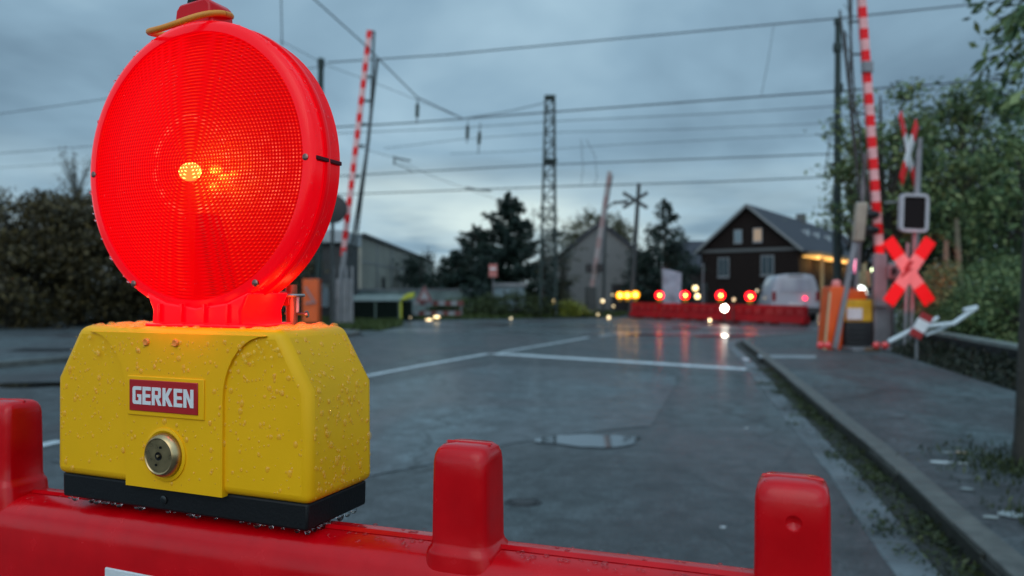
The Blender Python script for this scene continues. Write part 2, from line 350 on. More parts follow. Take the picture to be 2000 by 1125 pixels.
# ------------------------------------------------------------------ foliage
def leaf_mesh(name, centres, size, m, parent=None, droop=0, aspect=2.0, dirs=None, kind=None):
    n = len(centres); C = np.asarray(centres)
    a = rng.normal(size=(n,3)) if dirs is None else np.asarray(dirs)+rng.normal(size=(n,3))*.35
    a[:,2] -= droop; a /= np.linalg.norm(a, axis=1)[:,None]
    b = np.cross(a, rng.normal(size=(n,3))); b /= np.linalg.norm(b, axis=1)[:,None]
    nn = np.cross(a, b)
    s = (size*rng.uniform(.55,1.35,n))[:,None]
    v = np.stack([C-a*s*.5, C+b*s*.5/aspect+nn*s*.06, C+a*s*.5-nn*s*.08, C-b*s*.5/aspect+nn*s*.06], 1).reshape(-1,3)
    if parent is not None:
        iv = np.array(wm(parent).inverted()); v = v @ iv[:3,:3].T + iv[:3,3]
    me = bpy.data.meshes.new(name); me.vertices.add(4*n); me.vertices.foreach_set('co', v.astype(np.float32).ravel())
    me.loops.add(4*n); me.loops.foreach_set('vertex_index', np.arange(4*n, dtype=np.int32))
    me.polygons.add(n); me.polygons.foreach_set('loop_start', np.arange(0,4*n,4, dtype=np.int32)); me.polygons.foreach_set('loop_total', np.full(n,4, dtype=np.int32))
    me.materials.append(m); me.update(); me.validate()
    o = bpy.data.objects.new(name, me); COL.objects.link(o)
    if parent is not None: o.parent = parent
    if kind: o['kind'] = kind
    return o
M_BARK = mat('bark', (.05,.042,.033), .9, bump=1, bscale=25, vary=.3, vscale=8)
M_DKLEAF = leafmat('dark_needles', [(.006,.014,.011),(.012,.026,.018),(.022,.04,.027)])
M_GRLEAF = leafmat('green_leaves', [(.02,.045,.018),(.06,.11,.04),(.13,.19,.07),(.24,.28,.11)])
M_OLLEAF = leafmat('olive_leaves', [(.03,.032,.014),(.055,.055,.022),(.09,.08,.03)])
M_BRLEAF = leafmat('brown_leaves', [(.025,.022,.012),(.065,.048,.02),(.12,.085,.028)])
M_GRASS = leafmat('grass_blades', [(.03,.045,.012),(.05,.08,.02),(.09,.11,.03)])
M_MOSS = leafmat('moss_blades', [(.015,.022,.010),(.035,.05,.016),(.07,.085,.028)])
def clumps(cx, cy, z0, z1, rx, ry, n, per, sp, seed=0, shell=.45, flat=1.0):
    r = np.random.default_rng(seed); out = []; tips = []
    for _ in range(n):
        d = r.normal(size=3); d /= np.linalg.norm(d); q = (shell+(1-shell)*r.uniform()**.6)
        c = np.array([cx+d[0]*rx*q, cy+d[1]*ry*q, (z0+z1)/2+d[2]*(z1-z0)/2*q]); tips.append(c)
        k = int(per*r.uniform(.5,1.5)); out.append(c+r.normal(size=(k,3))*sp*np.array([1.1,1.1,.65])*r.uniform(.6,1.3))
    o = np.concatenate(out); return o[o[:,2] > .05], tips
def tree(name, base, h, trunk_h, crown, label, cat='tree', leaf=M_GRLEAF, size=.12, seed=0, tr=.14, group=None, droop=.2, bm=M_BARK, limbs=14, extra=None):
    t = thing(name, base, label, cat, group)
    b = Vector(base); mb = MB(); r = random.Random(seed)
    lean = Vector((r.uniform(-.15,.15), r.uniform(-.15,.15), 0))
    top = b+Vector((0,0,h*.9))+lean*h*.3
    mb.tube([b-Vector((0,0,.1)), b+Vector((0,0,trunk_h*.5))+lean*.3, b+Vector((0,0,trunk_h))+lean, top], [tr*1.25, tr, tr*.85, tr*.15], 8)
    pts = []; tips = []
    for c in crown:
        p, tp = clumps(b.x+c[0], b.y+c[1], b.z+c[2], b.z+c[3], c[4], c[5], c[6], c[7], c[8], seed=seed*13+len(pts)); pts.append(p); tips += tp
    r.shuffle(tips)
    for tp in tips[:limbs]:
        tp = Vector(tp); f = r.uniform(.35,.9); s0 = b+Vector((0,0,trunk_h*.6+(tp.z-b.z-trunk_h*.6)*.5*f)) if tp.z-b.z > trunk_h*.6 else b+Vector((0,0,trunk_h*.5))
        mid = s0.lerp(tp, .5)+Vector((0,0,.12*h*r.uniform(0,.6))); mb.tube([s0, mid, tp], [tr*.4, tr*.22, tr*.05], 5)
    mb.build('trunk', bm, t, smooth=True)
    pts = np.concatenate(pts)
    if extra is not None: pts = np.concatenate([pts, extra])
    leaf_mesh('crown', pts, size, leaf, t, droop)
    return t
def conifer(base, h, rad, label, seed, whorls=26, z0=.1, dens=1.0, group=None, size=.16, leaf=M_DKLEAF, pw=.85):
    t = thing('conifer_tree', base, label, 'tree', group); b = Vector(base); r = random.Random(seed)
    mb = MB(); mb.tube([b-Vector((0,0,.1)), b+Vector((0,0,h*.98))], [.16, .02], 8); pts = []; dirs = []
    for wv in range(whorls):
        f = wv/(whorls-1); z = h*(z0+(.97-z0)*f); L = rad*(1-f)**pw*r.uniform(.75,1.15)+.12
        for k in range(r.randint(5,7)):
            a = r.uniform(0, 6.28); l = L*r.uniform(.55,1.2); n = max(4, int(30*l*dens)); 
            tip = Vector((math.cos(a)*l, math.sin(a)*l, r.uniform(-.05,.25)*l+.12*l))
            p0 = b+Vector((0,0,z)); mb.tube([p0, p0+tip*.5-Vector((0,0,.05*l)), p0+tip], [.035,.02,.006], 4)
            for i in range(n):
                q = r.uniform(.12,1.02)**.8; c = p0+tip*q-Vector((0,0,.2*q*(1-q)*l)); sd = .22*l*(1-q*.6)
                pts.append((c.x+r.gauss(0,sd*.5), c.y+r.gauss(0,sd*.5), c.z-abs(r.gauss(0,.14)))); dirs.append((tip.x, tip.y, -.5*l))
    mb.build('trunk', M_BARK, t, smooth=True); d = np.array(dirs); d /= np.linalg.norm(d, axis=1)[:,None]
    leaf_mesh('crown', np.array(pts), size, leaf, t, .25, 2.6, dirs=d); return t

# ------------------------------------------------------------------ FOREGROUND: red barrier and warning lamp
O = Vector((-.137, .5, 0)); YA = -math.asin(.375)
FM = Matrix.Translation(O) @ Matrix.Rotation(YA, 4, 'Z')       # local frame: x along barrier, y away from camera
def fP(u, v, z): return FM @ Vector((u, v, z))
def redplastic():
    m = mat('red_plastic', (.58,.0,.004), .24, bump=.22, bscale=110, bdist=.0008, spec=.36, vary=.10, vscale=35)
    return m
M_RED = redplastic()
bar = thing('traffic_barrier', O, 'glossy red plastic barrier with stubby pegs along its top, right in front of the camera', 'barrier', rz=YA)
# body: rounded rail on a thinner panel
prof = [(-.045,.0),(-.045,.10),(-.012,.14),(-.012,.80),(-.022,.84),(-.0255,.88),(-.0265,.935),(-.0255,.955),(-.0225,.966),(-.0175,.973),(-.010,.9768),(.004,.9785),(.016,.9785),(.0225,.9765),(.026,.970),(.027,.955),(.028,.90),(.020,.85),(.008,.80),(.008,.14),(.040,.10),(.040,.0)]
prof = [(y+.022, z) for y, z in prof]
mb = MB(); U0, U1 = -1.15, .85
rz_ = lambda u, z: z+(.0025+.020*(u+.12) if z > .5 else 0)
vs = [(U0, y, rz_(U0,z)) for y, z in prof]+[(U1, y, rz_(U1,z)) for y, z in prof]; n = len(prof)
mb.add(vs, [list(range(n)), list(range(n, 2*n))[::-1]]+[(i, (i+1) % n, (i+1) % n+n, i+n) for i in range(n)], 0, FM)
# moulded seam running along the top
mb.add([(U0,.0225,rz_(U0,.9785)),(U1,.0225,rz_(U1,.9785)),(U1,.0255,rz_(U1,.9805)),(U0,.0255,rz_(U0,.9805)),(U0,.0285,rz_(U0,.978)),(U1,.0285,rz_(U1,.978))], [(0,1,2,3),(3,2,5,4)], 0, FM)
mb.build('rail', M_RED, bar, smooth=True)
def peg(u, wd=.0385, dp=.036, zt=1.0515, zb=.978):
    m = MB(); rings = []; N = 32
    def ring(z, sx, sy, rr, dy=0):
        out = []
        for i in range(N):
            t = 2*PI*(i+.5)/N; c = math.cos(t); s = math.sin(t); e = 2/rr
            out.append((u+math.copysign(abs(c)**e, c)*sx/2, .022+dy+math.copysign(abs(s)**e, s)*sy/2, z))
        return out
    spec = [(zb-.016,1.38,1.26,5),(zb-.006,1.28,1.20,5),(zb+.006,1.22,1.16,5),(zb+.0085,1.18,1.13,5),(zb+.0105,1.09,1.06,5),(zb+.0135,1.03,1.02,5.5),(zb+.03,1.015,1.0,6),(zt-.02,1.01,.98,5.5),(zt-.010,1.0,.96,5.5),(zt-.0055,.97,.91,5.5),(zt-.002,.90,.82,5),(zt+.0003,.75,.68,4.5),(zt+.0008,.4,.35,4),(zt+.0008,.02,.02,2)]
    o = 0; vs = []; fs = []
    for k, (z, a, b, rr) in enumerate(spec):
        vs += ring(z, wd*a, dp*b, rr)
    for k in range(len(spec)-1):
        for i in range(N): fs.append((k*N+i, k*N+(i+1) % N, (k+1)*N+(i+1) % N, (k+1)*N+i))
    fs.append([(len(spec)-1)*N+i for i in range(N)]); fs.append([i for i in range(N)][::-1])
    m.add(vs, fs, 0, FM)
    # moulding seam across the top
    m.add([(u-wd*.42,.022,zt+.0002),(u+wd*.42,.022,zt+.0002),(u+wd*.40,.0228,zt+.0014),(u-wd*.40,.0228,zt+.0014),(u+wd*.42,.0238,zt+.0002),(u-wd*.42,.0238,zt+.0002)], [(0,1,2,3),(3,2,4,5)], 0, FM)
    p = m.build('peg', M_RED, bar, smooth=True)
    # small hole moulded into the front
    if abs(u-.1085) < .001: return
    h = MB().lathe([(.0005,-.0005),(.0022,.0002),(.0038,.0012),(.0052,.0030),(.0060,.0050)], 20, M=FM @ Matrix.Translation((u+.001, .0062, zt-.0195)) @ Matrix.Rotation(PI/2, 4, 'X')).build('hole', M_RED)
    bo = p.modifiers.new('b', 'BOOLEAN'); bo.object = h; bo.operation = 'DIFFERENCE'
    inv = wm(bar).inverted(); h.matrix_world = FM.copy() if False else Matrix.Identity(4)
    bpy.context.view_layer.update()
    nm_ = bpy.data.meshes.new_from_object(p.evaluated_get(bpy.context.evaluated_depsgraph_get())); p.modifiers.clear(); p.data = nm_; bpy.data.objects.remove(h)
for u, zt_ in ((-.76,1.055),(-.545,1.055),(-.332,1.0550),(.1085,1.0515),(.305,1.0475),(.51,1.048),(.71,1.048)): peg(u, zt=zt_)
# white reflective label low on the front
MB().box((-.185,-.0062,.86),(-.02,-.0042,.940), 0, FM).build('reflective_label', mat('label_white', (.62,.63,.64), .45, vary=.1, vscale=60), bar, bevel=.001)

# ---- warning lamp
lamp = thing('warning_lamp', O+Vector((0,0,.984)), 'large round red warning lamp, lit, on a yellow battery box straddling the red barrier', 'warning lamp', rz=YA)
W_, D_ = .2465, .079
M_YEL = mat('yellow_plastic', (.90,.45,.004), .45, bump=.2, bscale=900, bdist=.0003, vary=.03, vscale=20, spec=.22)
M_BLK = mat('black_plastic', (.006,.006,.007), .5, bump=.4, bscale=500, bdist=.0006, spec=.25)
Rv = Matrix.Rotation(PI/2, 4, 'X')    # prism z -> -y
def boxprof(ins=0): return [(-W_+ins,1.0046),(-ins,1.0046),(-ins-.0005,1.082),(-.025,1.1235),(-W_+.026,1.1235),(-W_+ins+.0005,1.082)]
hous = MB().prism(boxprof(), -D_, 0, 0, FM @ Rv).build('battery_box', M_YEL, lamp, bevel=.0065, seg=4)
# raised centre panel flaring at its top
pan = [(-.1676,1.0035),(-.0737,1.0035),(-.0735,1.0600)]
for i in range(10):
    t = i/9*PI/2; pan.append((-.0735+.038*(1-math.cos(t)), 1.072+.047*math.sin(t)))
pan += [(-.0355,1.1195),(-.2065,1.1195)]
for i in range(10):
    t = (1-i/9)*PI/2; pan.append((-.1680-.038*(1-math.cos(t)), 1.072+.047*math.sin(t)))
MB().prism(pan, -.01, .0022, 0, FM @ Rv).build('front_panel', M_YEL, hous, bevel=.0016, seg=3)
MB().prism([(-W_+.004,.986),(-.004,.986),(-.0035,1.0052),(-W_+.0035,1.0052)], -D_+.004, -.003, 0, FM @ Rv).build('base_plate', M_BLK, lamp, bevel=.002)
# name plate
cu, cz = -.127, 1.0725
MB().box((cu-.0375,-.0034,cz-.0150),(cu+.0375,-.0020,cz+.0145), 0, FM).build('plate_frame', M_YEL, hous, bevel=.0012, seg=3)
pl = MB().box((cu-.0345,-.0042,cz-.0115),(cu+.0325,-.0030,cz+.0118), 0, FM).build('name_plate', mat('label_red', (.42,.006,.010), .4), hous, bevel=.0005)
LET = {'G': [[(.5,0),(3.4,0),(3.4,2.8),(1.8,2.8),(1.8,2),(2.3,2),(2.3,1),(1.1,1),(1.1,4),(3.4,4),(3.4,5),(.5,5),(0,4.5),(0,.5)]],
 'E': [[(0,0),(3.1,0),(3.1,1),(1.1,1),(1.1,2.05),(2.9,2.05),(2.9,2.95),(1.1,2.95),(1.1,4),(3.1,4),(3.1,5),(0,5)]],
 'R': [[(0,0),(1.1,0),(1.1,5),(0,5)],[(1.1,4.1),(3.4,4.1),(3.4,4.6),(3,5),(1.1,5)],[(2.4,2.9),(3.4,2.9),(3.4,4.1),(2.4,4.1)],[(1.1,2),(3.0,2),(3.4,2.4),(3.4,2.9),(1.1,2.9)],[(1.4,2),(2.4,0),(3.6,0),(2.6,2)]],
 'K': [[(0,0),(1.1,0),(1.1,1.9),(2.35,0),(3.7,0),(2.0,2.6),(3.6,5),(2.3,5),(1.1,3.2),(1.1,5),(0,5)]],
 'N': [[(0,0),(1.1,0),(1.1,3),(2.5,0),(3.6,0),(3.6,5),(2.5,5),(2.5,2),(1.1,5),(0,5)]]}
mb = MB(); cx_ = 0; UX, UY = .00262, .00265; TM = FM @ Matrix.Translation((cu-.0010-11.3*UX,-.0042,cz+.0002-2.5*UY)) @ Matrix.Rotation(PI/2, 4, 'X')
for ch in 'GERKEN':
    for p_ in LET[ch]: mb.prism([((x_+cx_)*UX, y_*UY) for x_, y_ in p_], 0, .0004, 0, TM)
    cx_ += max(x_ for p_ in LET[ch] for x_, y_ in p_)+.45
mb.build('lettering', mat('label_letters', (.72,.72,.72), .5), pl)
# lock
M_BRASS = mat('dull_brass', (.50,.35,.18), .30, 1, vary=.15, vscale=150)
lk = FM @ Matrix.Translation((-.127,-.0022,1.0300)) @ Matrix.Rotation(PI/2, 4, 'X')
lock = MB().lathe([(.0165,-.001),(.0165,.0022),(.0150,.0058),(.0132,.0070),(.0126,.0064),(.0120,.0064),(.006,.0066),(.0001,.0066)], 40, M=lk).build('lock', M_BRASS, lamp, smooth=True)
MB().lathe([(.0200,-.001),(.0198,.001),(.0178,.0016),(.0168,.0008)], 36, M=lk).build('lock_collar', M_YEL, lamp, smooth=True)
mb = MB().lathe([(.0031,.0060),(.0031,.0070),(.0026,.0068)], 18, M=lk)
mb.build('keyhole', mat('keyhole_dark', (.02,.018,.016), .4, .8), lock)
mb = MB()
for (x, y) in ((.002,.0065),(-.0022,-.0065)): mb.lathe([(.0010,.006),(.0010,.0071),(.0003,.0071)], 8, M=lk @ Matrix.Translation((x,y,0)))
mb.build('pin', MATS['keyhole_dark'], lock)
MB().lathe([(.0013,.0068),(.0011,.0078),(.0002,.008)], 12, M=lk).build('core', M_BRASS, lock, smooth=True)
for u in (-.146, -.117):
    MB().lathe([(.0030,-.002),(.0030,.0008),(.0022,.0016),(.0008,.0012)], 14, M=FM @ Matrix.Translation((u,-.0022,1.1125)) @ Matrix.Rotation(PI/2, 4, 'X')).build('screw', mat('orange_screw', (.75,.25,.03), .4), hous, smooth=True)
MB().lathe([(.0032,0),(.0032,.001),(.002,.0014)], 14, M=FM @ Matrix.Translation((-.134,.003,.9945)) @ Matrix.Rotation(PI/2, 4, 'X')).build('base_screw', mat('dark_screw', (.08,.08,.08), .3, 1), lamp, smooth=True)

# lens drum
LU, LV, LZ, LR = -.1131, .0080, 1.2445, .1065
LM = FM @ Matrix.Translation((LU-.0045, LV+.007, LZ)) @ Matrix.Rotation(PI/2, 4, 'X') @ Matrix.Diagonal((1.032,1.028,.64,1))     # local z points to the viewer
def lensmat():
    m = bpy.data.materials.new('lit_prismatic_lens'); m.use_nodes = True; nt = m.node_tree; N = nt.nodes; L = nt.links; N.clear()
    tc = N.new('ShaderNodeTexCoord'); sp = N.new('ShaderNodeSeparateXYZ'); L.new(tc.outputs['Object'], sp.inputs[0])
    def mt(op, a, b=None, c=None):
        x = N.new('ShaderNodeMath'); x.operation = op
        for i, v in enumerate((a, b, c)):
            if v is None: continue
            if isinstance(v, (int, float)): x.inputs[i].default_value = v
            else: L.new(v, x.inputs[i])
        return x.outputs[0]
    X = mt('SUBTRACT', sp.outputs[0], LU-wx0); Z = mt('SUBTRACT', sp.outputs[2], LZ-.984)
    r = mt('SQRT', mt('ADD', mt('MULTIPLY', X, X), mt('MULTIPLY', Z, Z)))
    PR = 2*PI/.0026
    ring = mt('SINE', mt('MULTIPLY', r, PR)); row = mt('SINE', mt('MULTIPLY', Z, PR))
    rp = mt('MAXIMUM', ring, 0.0); zp = mt('MAXIMUM', row, 0.0)
    dot = mt('MULTIPLY', mt('POWER', rp, 2.0), mt('POWER', zp, 2.0))
    height = mt('ADD', mt('MULTIPLY', ring, .5), mt('MULTIPLY', row, .5))
    bp = N.new('ShaderNodeBump'); bp.inputs['Strength'].default_value = .55; bp.inputs['Distance'].default_value = .0008; L.new(height, bp.inputs['Height'])
    # each prism cell throws its own amount of light
    no = N.new('ShaderNodeTexNoise'); no.inputs['Scale'].default_value = 130; no.inputs['Detail'].default_value = 1; L.new(tc.outputs['Object'], no.inputs['Vector'])
    var = mt('MULTIPLY', mt('MAXIMUM', mt('SUBTRACT', no.outputs['Fac'], .44), 0.0), 7.0)
    annul = mt('MAXIMUM', mt('SUBTRACT', 1.0, mt('ABSOLUTE', mt('DIVIDE', mt('SUBTRACT', r, .0345), .0035))), 0.0)
    right = mt('MULTIPLY', mt('MINIMUM', mt('MAXIMUM', mt('DIVIDE', mt('ADD', X, .002), .03), 0.0), 1.0), mt('MAXIMUM', mt('SUBTRACT', 1.0, mt('ABSOLUTE', mt('DIVIDE', mt('ADD', Z, .012), .045))), 0.0))
    glint = mt('MULTIPLY', dot, mt('ADD', mt('MULTIPLY', mt('MULTIPLY', annul, var), 2.0), mt('ADD', mt('MULTIPLY', mt('MULTIPLY', right, mt('ADD', var, .25)), .9), .02)))
    em1 = N.new('ShaderNodeEmission'); em1.inputs[0].default_value = (1,.0,.002,1); fall = mt('MULTIPLY', mt('MINIMUM', mt('MAXIMUM', mt('MULTIPLY', mt('ADD', X, .035), 9.0), 0.0), 1.0), .34)
    L.new(mt('SUBTRACT', mt('ADD', 1.02, mt('MULTIPLY', height, .22)), fall), em1.inputs[1])
    em2 = N.new('ShaderNodeEmission'); em2.inputs[0].default_value = (1,.20,.10,1); em2.inputs[1].default_value = 3.0
    mx = N.new('ShaderNodeMixShader'); L.new(mt('MINIMUM', glint, 1.0), mx.inputs[0]); L.new(em1.outputs[0], mx.inputs[1]); L.new(em2.outputs[0], mx.inputs[2])
    tr = N.new('ShaderNodeBsdfTransparent'); tr.inputs[0].default_value = (1,.72,.45,1)
    mx2 = N.new('ShaderNodeMixShader'); L.new(mt('MINIMUM', mt('ADD', mt('MULTIPLY', dot, .85), .045), 1.0), mx2.inputs[0]); L.new(mx.outputs[0], mx2.inputs[1]); L.new(tr.outputs[0], mx2.inputs[2])
    gl = N.new('ShaderNodeBsdfGlossy'); gl.inputs['Color'].default_value = (1,.12,.14,1); gl.inputs['Roughness'].default_value = .16; L.new(bp.outputs[0], gl.inputs['Normal'])
    fr = N.new('ShaderNodeFresnel'); fr.inputs[0].default_value = 1.33; L.new(bp.outputs[0], fr.inputs['Normal'])
    mx3 = N.new('ShaderNodeMixShader'); L.new(fr.outputs[0], mx3.inputs[0]); L.new(mx2.outputs[0], mx3.inputs[1]); L.new(gl.outputs[0], mx3.inputs[2])
    out = N.new('ShaderNodeOutputMaterial'); L.new(mx3.outputs[0], out.inputs[0]); return m
wx0 = 0.0
M_LENS = lensmat()
def litred(name, s, rough=.22, col=(.42,.0,.004), e=(1,0,.006)):
    return mat(name, col, rough, emit=e, es=s, spec=.3)
M_DRUM = litred('lit_red_drum', .60); M_DRUM2 = litred('lit_red_band', .36, .28); M_NECK = litred('lit_red_neck', .75)
prof = [(.0001,.0135)]+[(r_, .0135-.0135*(r_/.098)**2.2) for r_ in [.098*i/28 for i in range(1,29)]]
lens = MB().lathe(prof, 96, M=LM, cap=False).build('lens', M_LENS, lamp, smooth=True)
# rear lens
prof = [(.0001,-.062)]+[(r_, -.062+.012*(r_/.098)**2.2) for r_ in [.098*i/12 for i in range(1,13)]]
MB().lathe(prof, 64, M=LM).build('rear_lens', M_DRUM, lamp, smooth=True)
# stepped drum side
def ringmesh(pr, n=96):                # open ring profile closed on itself
    m = MB(); k = len(pr); vs = []; fs = []
    for i in range(n):
        t = 2*PI*i/n
        for r_, h in pr: vs.append((r_*math.cos(t), r_*math.sin(t), h))
    for i in range(n):
        for j in range(k): fs.append((i*k+j, i*k+(j+1) % k, ((i+1) % n)*k+(j+1) % k, ((i+1) % n)*k+j))
    return m.add(vs, fs, 0, LM)
ringmesh([(.0975,-.002),(.0985,.0022),(.1035,.0015),(.1065,-.001),(.1070,-.004),(.1030,-.0055),(.0975,-.005)]).build('front_rim', M_DRUM, lamp, smooth=True)
ringmesh([(.0975,-.0052),(.1035,-.0053),(.1050,-.012),(.1050,-.023),(.1000,-.0235),(.0975,-.022)]).build('drum', M_DRUM, lamp, smooth=True)
ringmesh([(.0985,-.0232),(.1072,-.0234),(.1078,-.0262),(.1072,-.0290),(.0985,-.0292)]).build('middle_rib', M_DRUM2, lamp, smooth=True)
ringmesh([(.0975,-.0290),(.1000,-.0292),(.1050,-.0295),(.1045,-.046),(.1062,-.049),(.1050,-.0515),(.0985,-.052),(.0975,-.050)]).build('drum', M_DRUM2, lamp, smooth=True)
# reflector bowl and bulb behind the lens
bowl = mat('reflector', (.95,.30,.06), .35, 0, emit=(1,0,.002), es=.40)  # bowl emits red itself, in place of bounced lamp light
MB().lathe([(.0001,-.034),(.02,-.033),(.045,-.030),(.075,-.028),(.096,-.024)], 48, M=LM, cap=False).build('reflector', bowl, lamp, smooth=True)
bulb = mat('bulb', (1,.6,.2), .3, emit=(1,.60,.14), es=17)
BL = FM @ Matrix.Translation((LU-.011, LV+.010, LZ-.003))
MB().lathe([(.0095*math.cos(a_*PI/16)+.0001,.009*math.sin(a_*PI/16)) for a_ in range(-8,9)], 24, M=BL @ Matrix.Rotation(PI/2, 4, 'Y') @ Matrix.Diagonal((.75,.5,1.15,1))).build('bulb', bulb, lamp, smooth=True)
for du_, e_ in ((-.003,.055),(.012,.05),(.026,.025)):
    l = bpy.data.lights.new('bulb_light', 'POINT'); l.energy = e_; l.color = (1,.62,.25); l.shadow_soft_size = .003
    q = bpy.data.objects.new('bulb_light', l); COL.objects.link(q); q.parent = lamp; q.matrix_basis = wm(lamp).inverted() @ Matrix.Translation(BL @ Vector((du_,.0015,-.001)))
for du, dz, sc in ((.016,.002,.55),(.024,-.004,.42),(.013,-.011,.42),(.033,-.002,.32),(-.012,.003,.28)):
    MB().lathe([(.0095*math.cos(a_*PI/12)+.0001,.009*math.sin(a_*PI/12)) for a_ in range(-6,7)], 14, M=BL @ Matrix.Translation((du,.010,dz)) @ Matrix.Rotation(PI/2, 4, 'Y') @ Matrix.Diagonal((sc*.7,sc*.5,sc*1.3,1))).build('reflector_glint', mat('glint_glow', (1,.4,.1), .3, emit=(1,.35,.04), es=6), lamp, smooth=True)  # glowing blobs put in for the bulb's glints on the reflector
MB().prism([(-.004,-.035),(.004,-.035),(.017,-.094),(-.012,-.094)], -.030, -.004, 0, LM @ Matrix.Rotation(R(6),4,'Z')).build('stem_shadow', mat('stem_shadow_dark', (.10,.0,.002), .5), lamp)  # dark wedge shaped as the inner post's shadow behind the lens
# clips on the drum
M_CLIP = mat('clip_dark', (.09,.0,.004), .4, spec=.2)
for ang in (0, PI):
    c = LM @ Matrix.Rotation(ang, 4, 'Z')
    MB().box((.1030,-.0015,-.050),(.1076,.0015,-.003), 0, c).build('seam_clip', M_CLIP, lamp, bevel=.0006)
    MB().lathe([(.0024,-.003),(.0024,.0016),(.0015,.0022)], 12, M=c @ Matrix.Translation((.1005,0,.001))).build('screw', mat('screw_metal', (.3,.16,.14), .3, 1), lamp, smooth=True)
for ang in (R(236), R(304)):
    MB().lathe([(.0026,-.003),(.0026,.002),(.0016,.0028)], 12, M=LM @ Matrix.Translation((.1035*math.cos(ang), .1035*math.sin(ang), .001))).build('screw', MATS['screw_metal'], lamp, smooth=True)
# neck and crown block
MB().prism([(-.044,1.1225),(.044,1.1225),(.043,1.136),(.050,1.150),(.030,1.142),(0,1.138),(-.030,1.142),(-.050,1.150),(-.043,1.136)], -.058, -.012, 0, FM @ Matrix.Translation((LU,0,0)) @ Rv).build('neck', M_NECK, lamp, bevel=.002, seg=3)
MB().box((LU-.049,.010,1.1222),(LU+.049,.062,1.1262), 0, FM).build('neck_flange', M_DRUM, lamp, bevel=.0015)
for i in range(4):
    MB().box((LU-.035+i*.022,.0095,1.127),(LU-.033+i*.022,.0125,1.141), 0, FM).build('neck_rib', M_DRUM, lamp, bevel=.0004)
top = MB().prism([(-.020,1.343),(.020,1.343),(.0175,1.3685),(.013,1.3725),(-.013,1.3705),(-.0165,1.366)], -.042, -.018, 0, FM @ Matrix.Translation((LU-.009,0,0)) @ Rv).build('top_block', litred('lit_red_top', .12, .25), lamp, bevel=.002, seg=3)
MB().tube([fP(LU-.016,.028,1.362), fP(LU-.017,.028,1.374), fP(LU-.013,.028,1.384)], .005, 10).build('photo_sensor', M_BLK, lamp, smooth=True)
mb = MB(); pts = []
for i in range(41):
    t = 2*PI*i/40; pts.append(fP(LU-.021+.034*math.cos(t), .028-.024*math.sin(t), 1.3585+.0035*math.cos(t)-.009*math.sin(t)+.0012*math.sin(3*t)))
mb.tube(pts, .0024, 8, cap=False); mb.build('rubber_ring', mat('orange_rubber', (.80,.27,.02), .5, vary=.1, vscale=100), lamp, smooth=True)
# rain drops
def dropmesh(lst, name, m, parent):
    V = []; Fc = []; NS, NR = 10, 4
    for (c, nrm_, r_, hgt, st) in lst:
        nrm_ = Vector(nrm_).normalized(); x = nrm_.cross(Vector((0,0,1)));
        if x.length < .1: x = Vector((1,0,0))
        x.normalize(); y = nrm_.cross(x).normalized(); o = len(V); c = Vector(c)
        for k in range(NR):
            ph = k/NR*PI/2
            for j in range(NS):
                t = 2*PI*j/NS; V.append(c+(x*math.cos(t)+y*math.sin(t)*st)*r_*math.cos(ph)+nrm_*hgt*r_*math.sin(ph))
        V.append(c+nrm_*hgt*r_)
        for k in range(NR-1):
            for j in range(NS): Fc.append((o+k*NS+j, o+k*NS+(j+1) % NS, o+(k+1)*NS+(j+1) % NS, o+(k+1)*NS+j))
        for j in range(NS): Fc.append((o+(NR-1)*NS+j, o+(NR-1)*NS+(j+1) % NS, o+NR*NS))
    mb = MB(); mb.v = [tuple(v) for v in V]; mb.f = [list(f) for f in Fc]; mb.mi = [0]*len(Fc)
    o = mb.build(name, m, parent, smooth=True, recalc=False); o['kind'] = 'stuff'; return o
def dropmat():
    m = bpy.data.materials.new('water_drops'); m.use_nodes = True; nt = m.node_tree; N = nt.nodes; L = nt.links; N.clear()
    g = N.new('ShaderNodeBsdfGlass'); g.inputs['IOR'].default_value = 1.33; g.inputs['Roughness'].default_value = .02
    o = N.new('ShaderNodeOutputMaterial'); t_ = N.new('ShaderNodeBsdfTransparent'); mx = N.new('ShaderNodeMixShader'); mx.inputs[0].default_value = .8; L.new(t_.outputs[0], mx.inputs[1]); L.new(g.outputs[0], mx.inputs[2]); L.new(mx.outputs[0], o.inputs[0]); return m
M_DROP = dropmat()
def beadmat():  # light refracted through the drops is put in as a yellow tint
    m = mat('beads_on_yellow', (1,.56,.05), .06, spec=1.0); nt = m.node_tree; p = nt.nodes['Principled BSDF']; t_ = nt.nodes.new('ShaderNodeBsdfTransparent'); mx = nt.nodes.new('ShaderNodeMixShader'); mx.inputs[0].default_value = .30
    nt.links.new(t_.outputs[0], mx.inputs[1]); nt.links.new(p.outputs[0], mx.inputs[2]); nt.links.new(mx.outputs[0], nt.nodes['Material Output'].inputs[0]); return m
M_BEAD = beadmat()
rn = random.Random(4); L3 = FM.to_3x3(); dl = []
for i in range(640):      # front
    u = rn.uniform(-W_+.006,-.006); z = 1.008+.108*rn.random()**.7
    if z > 1.085 and (u > -.006-(z-1.082)*.6 or u < -W_+.006+(z-1.082)*.6): continue
    if abs(u+.127) < .04 and abs(z-1.0725) < .017 or (u+.127)**2+(z-1.03)**2 < .02**2: continue
    inp = -.166 < u < -.075 or z > 1.10
    dl.append((fP(u, -.0022 if inp else 0, z), L3 @ Vector((0,-1,0)), min(.0021, .0005+rn.expovariate(1/.00042)), .62, rn.uniform(1,1.5)))
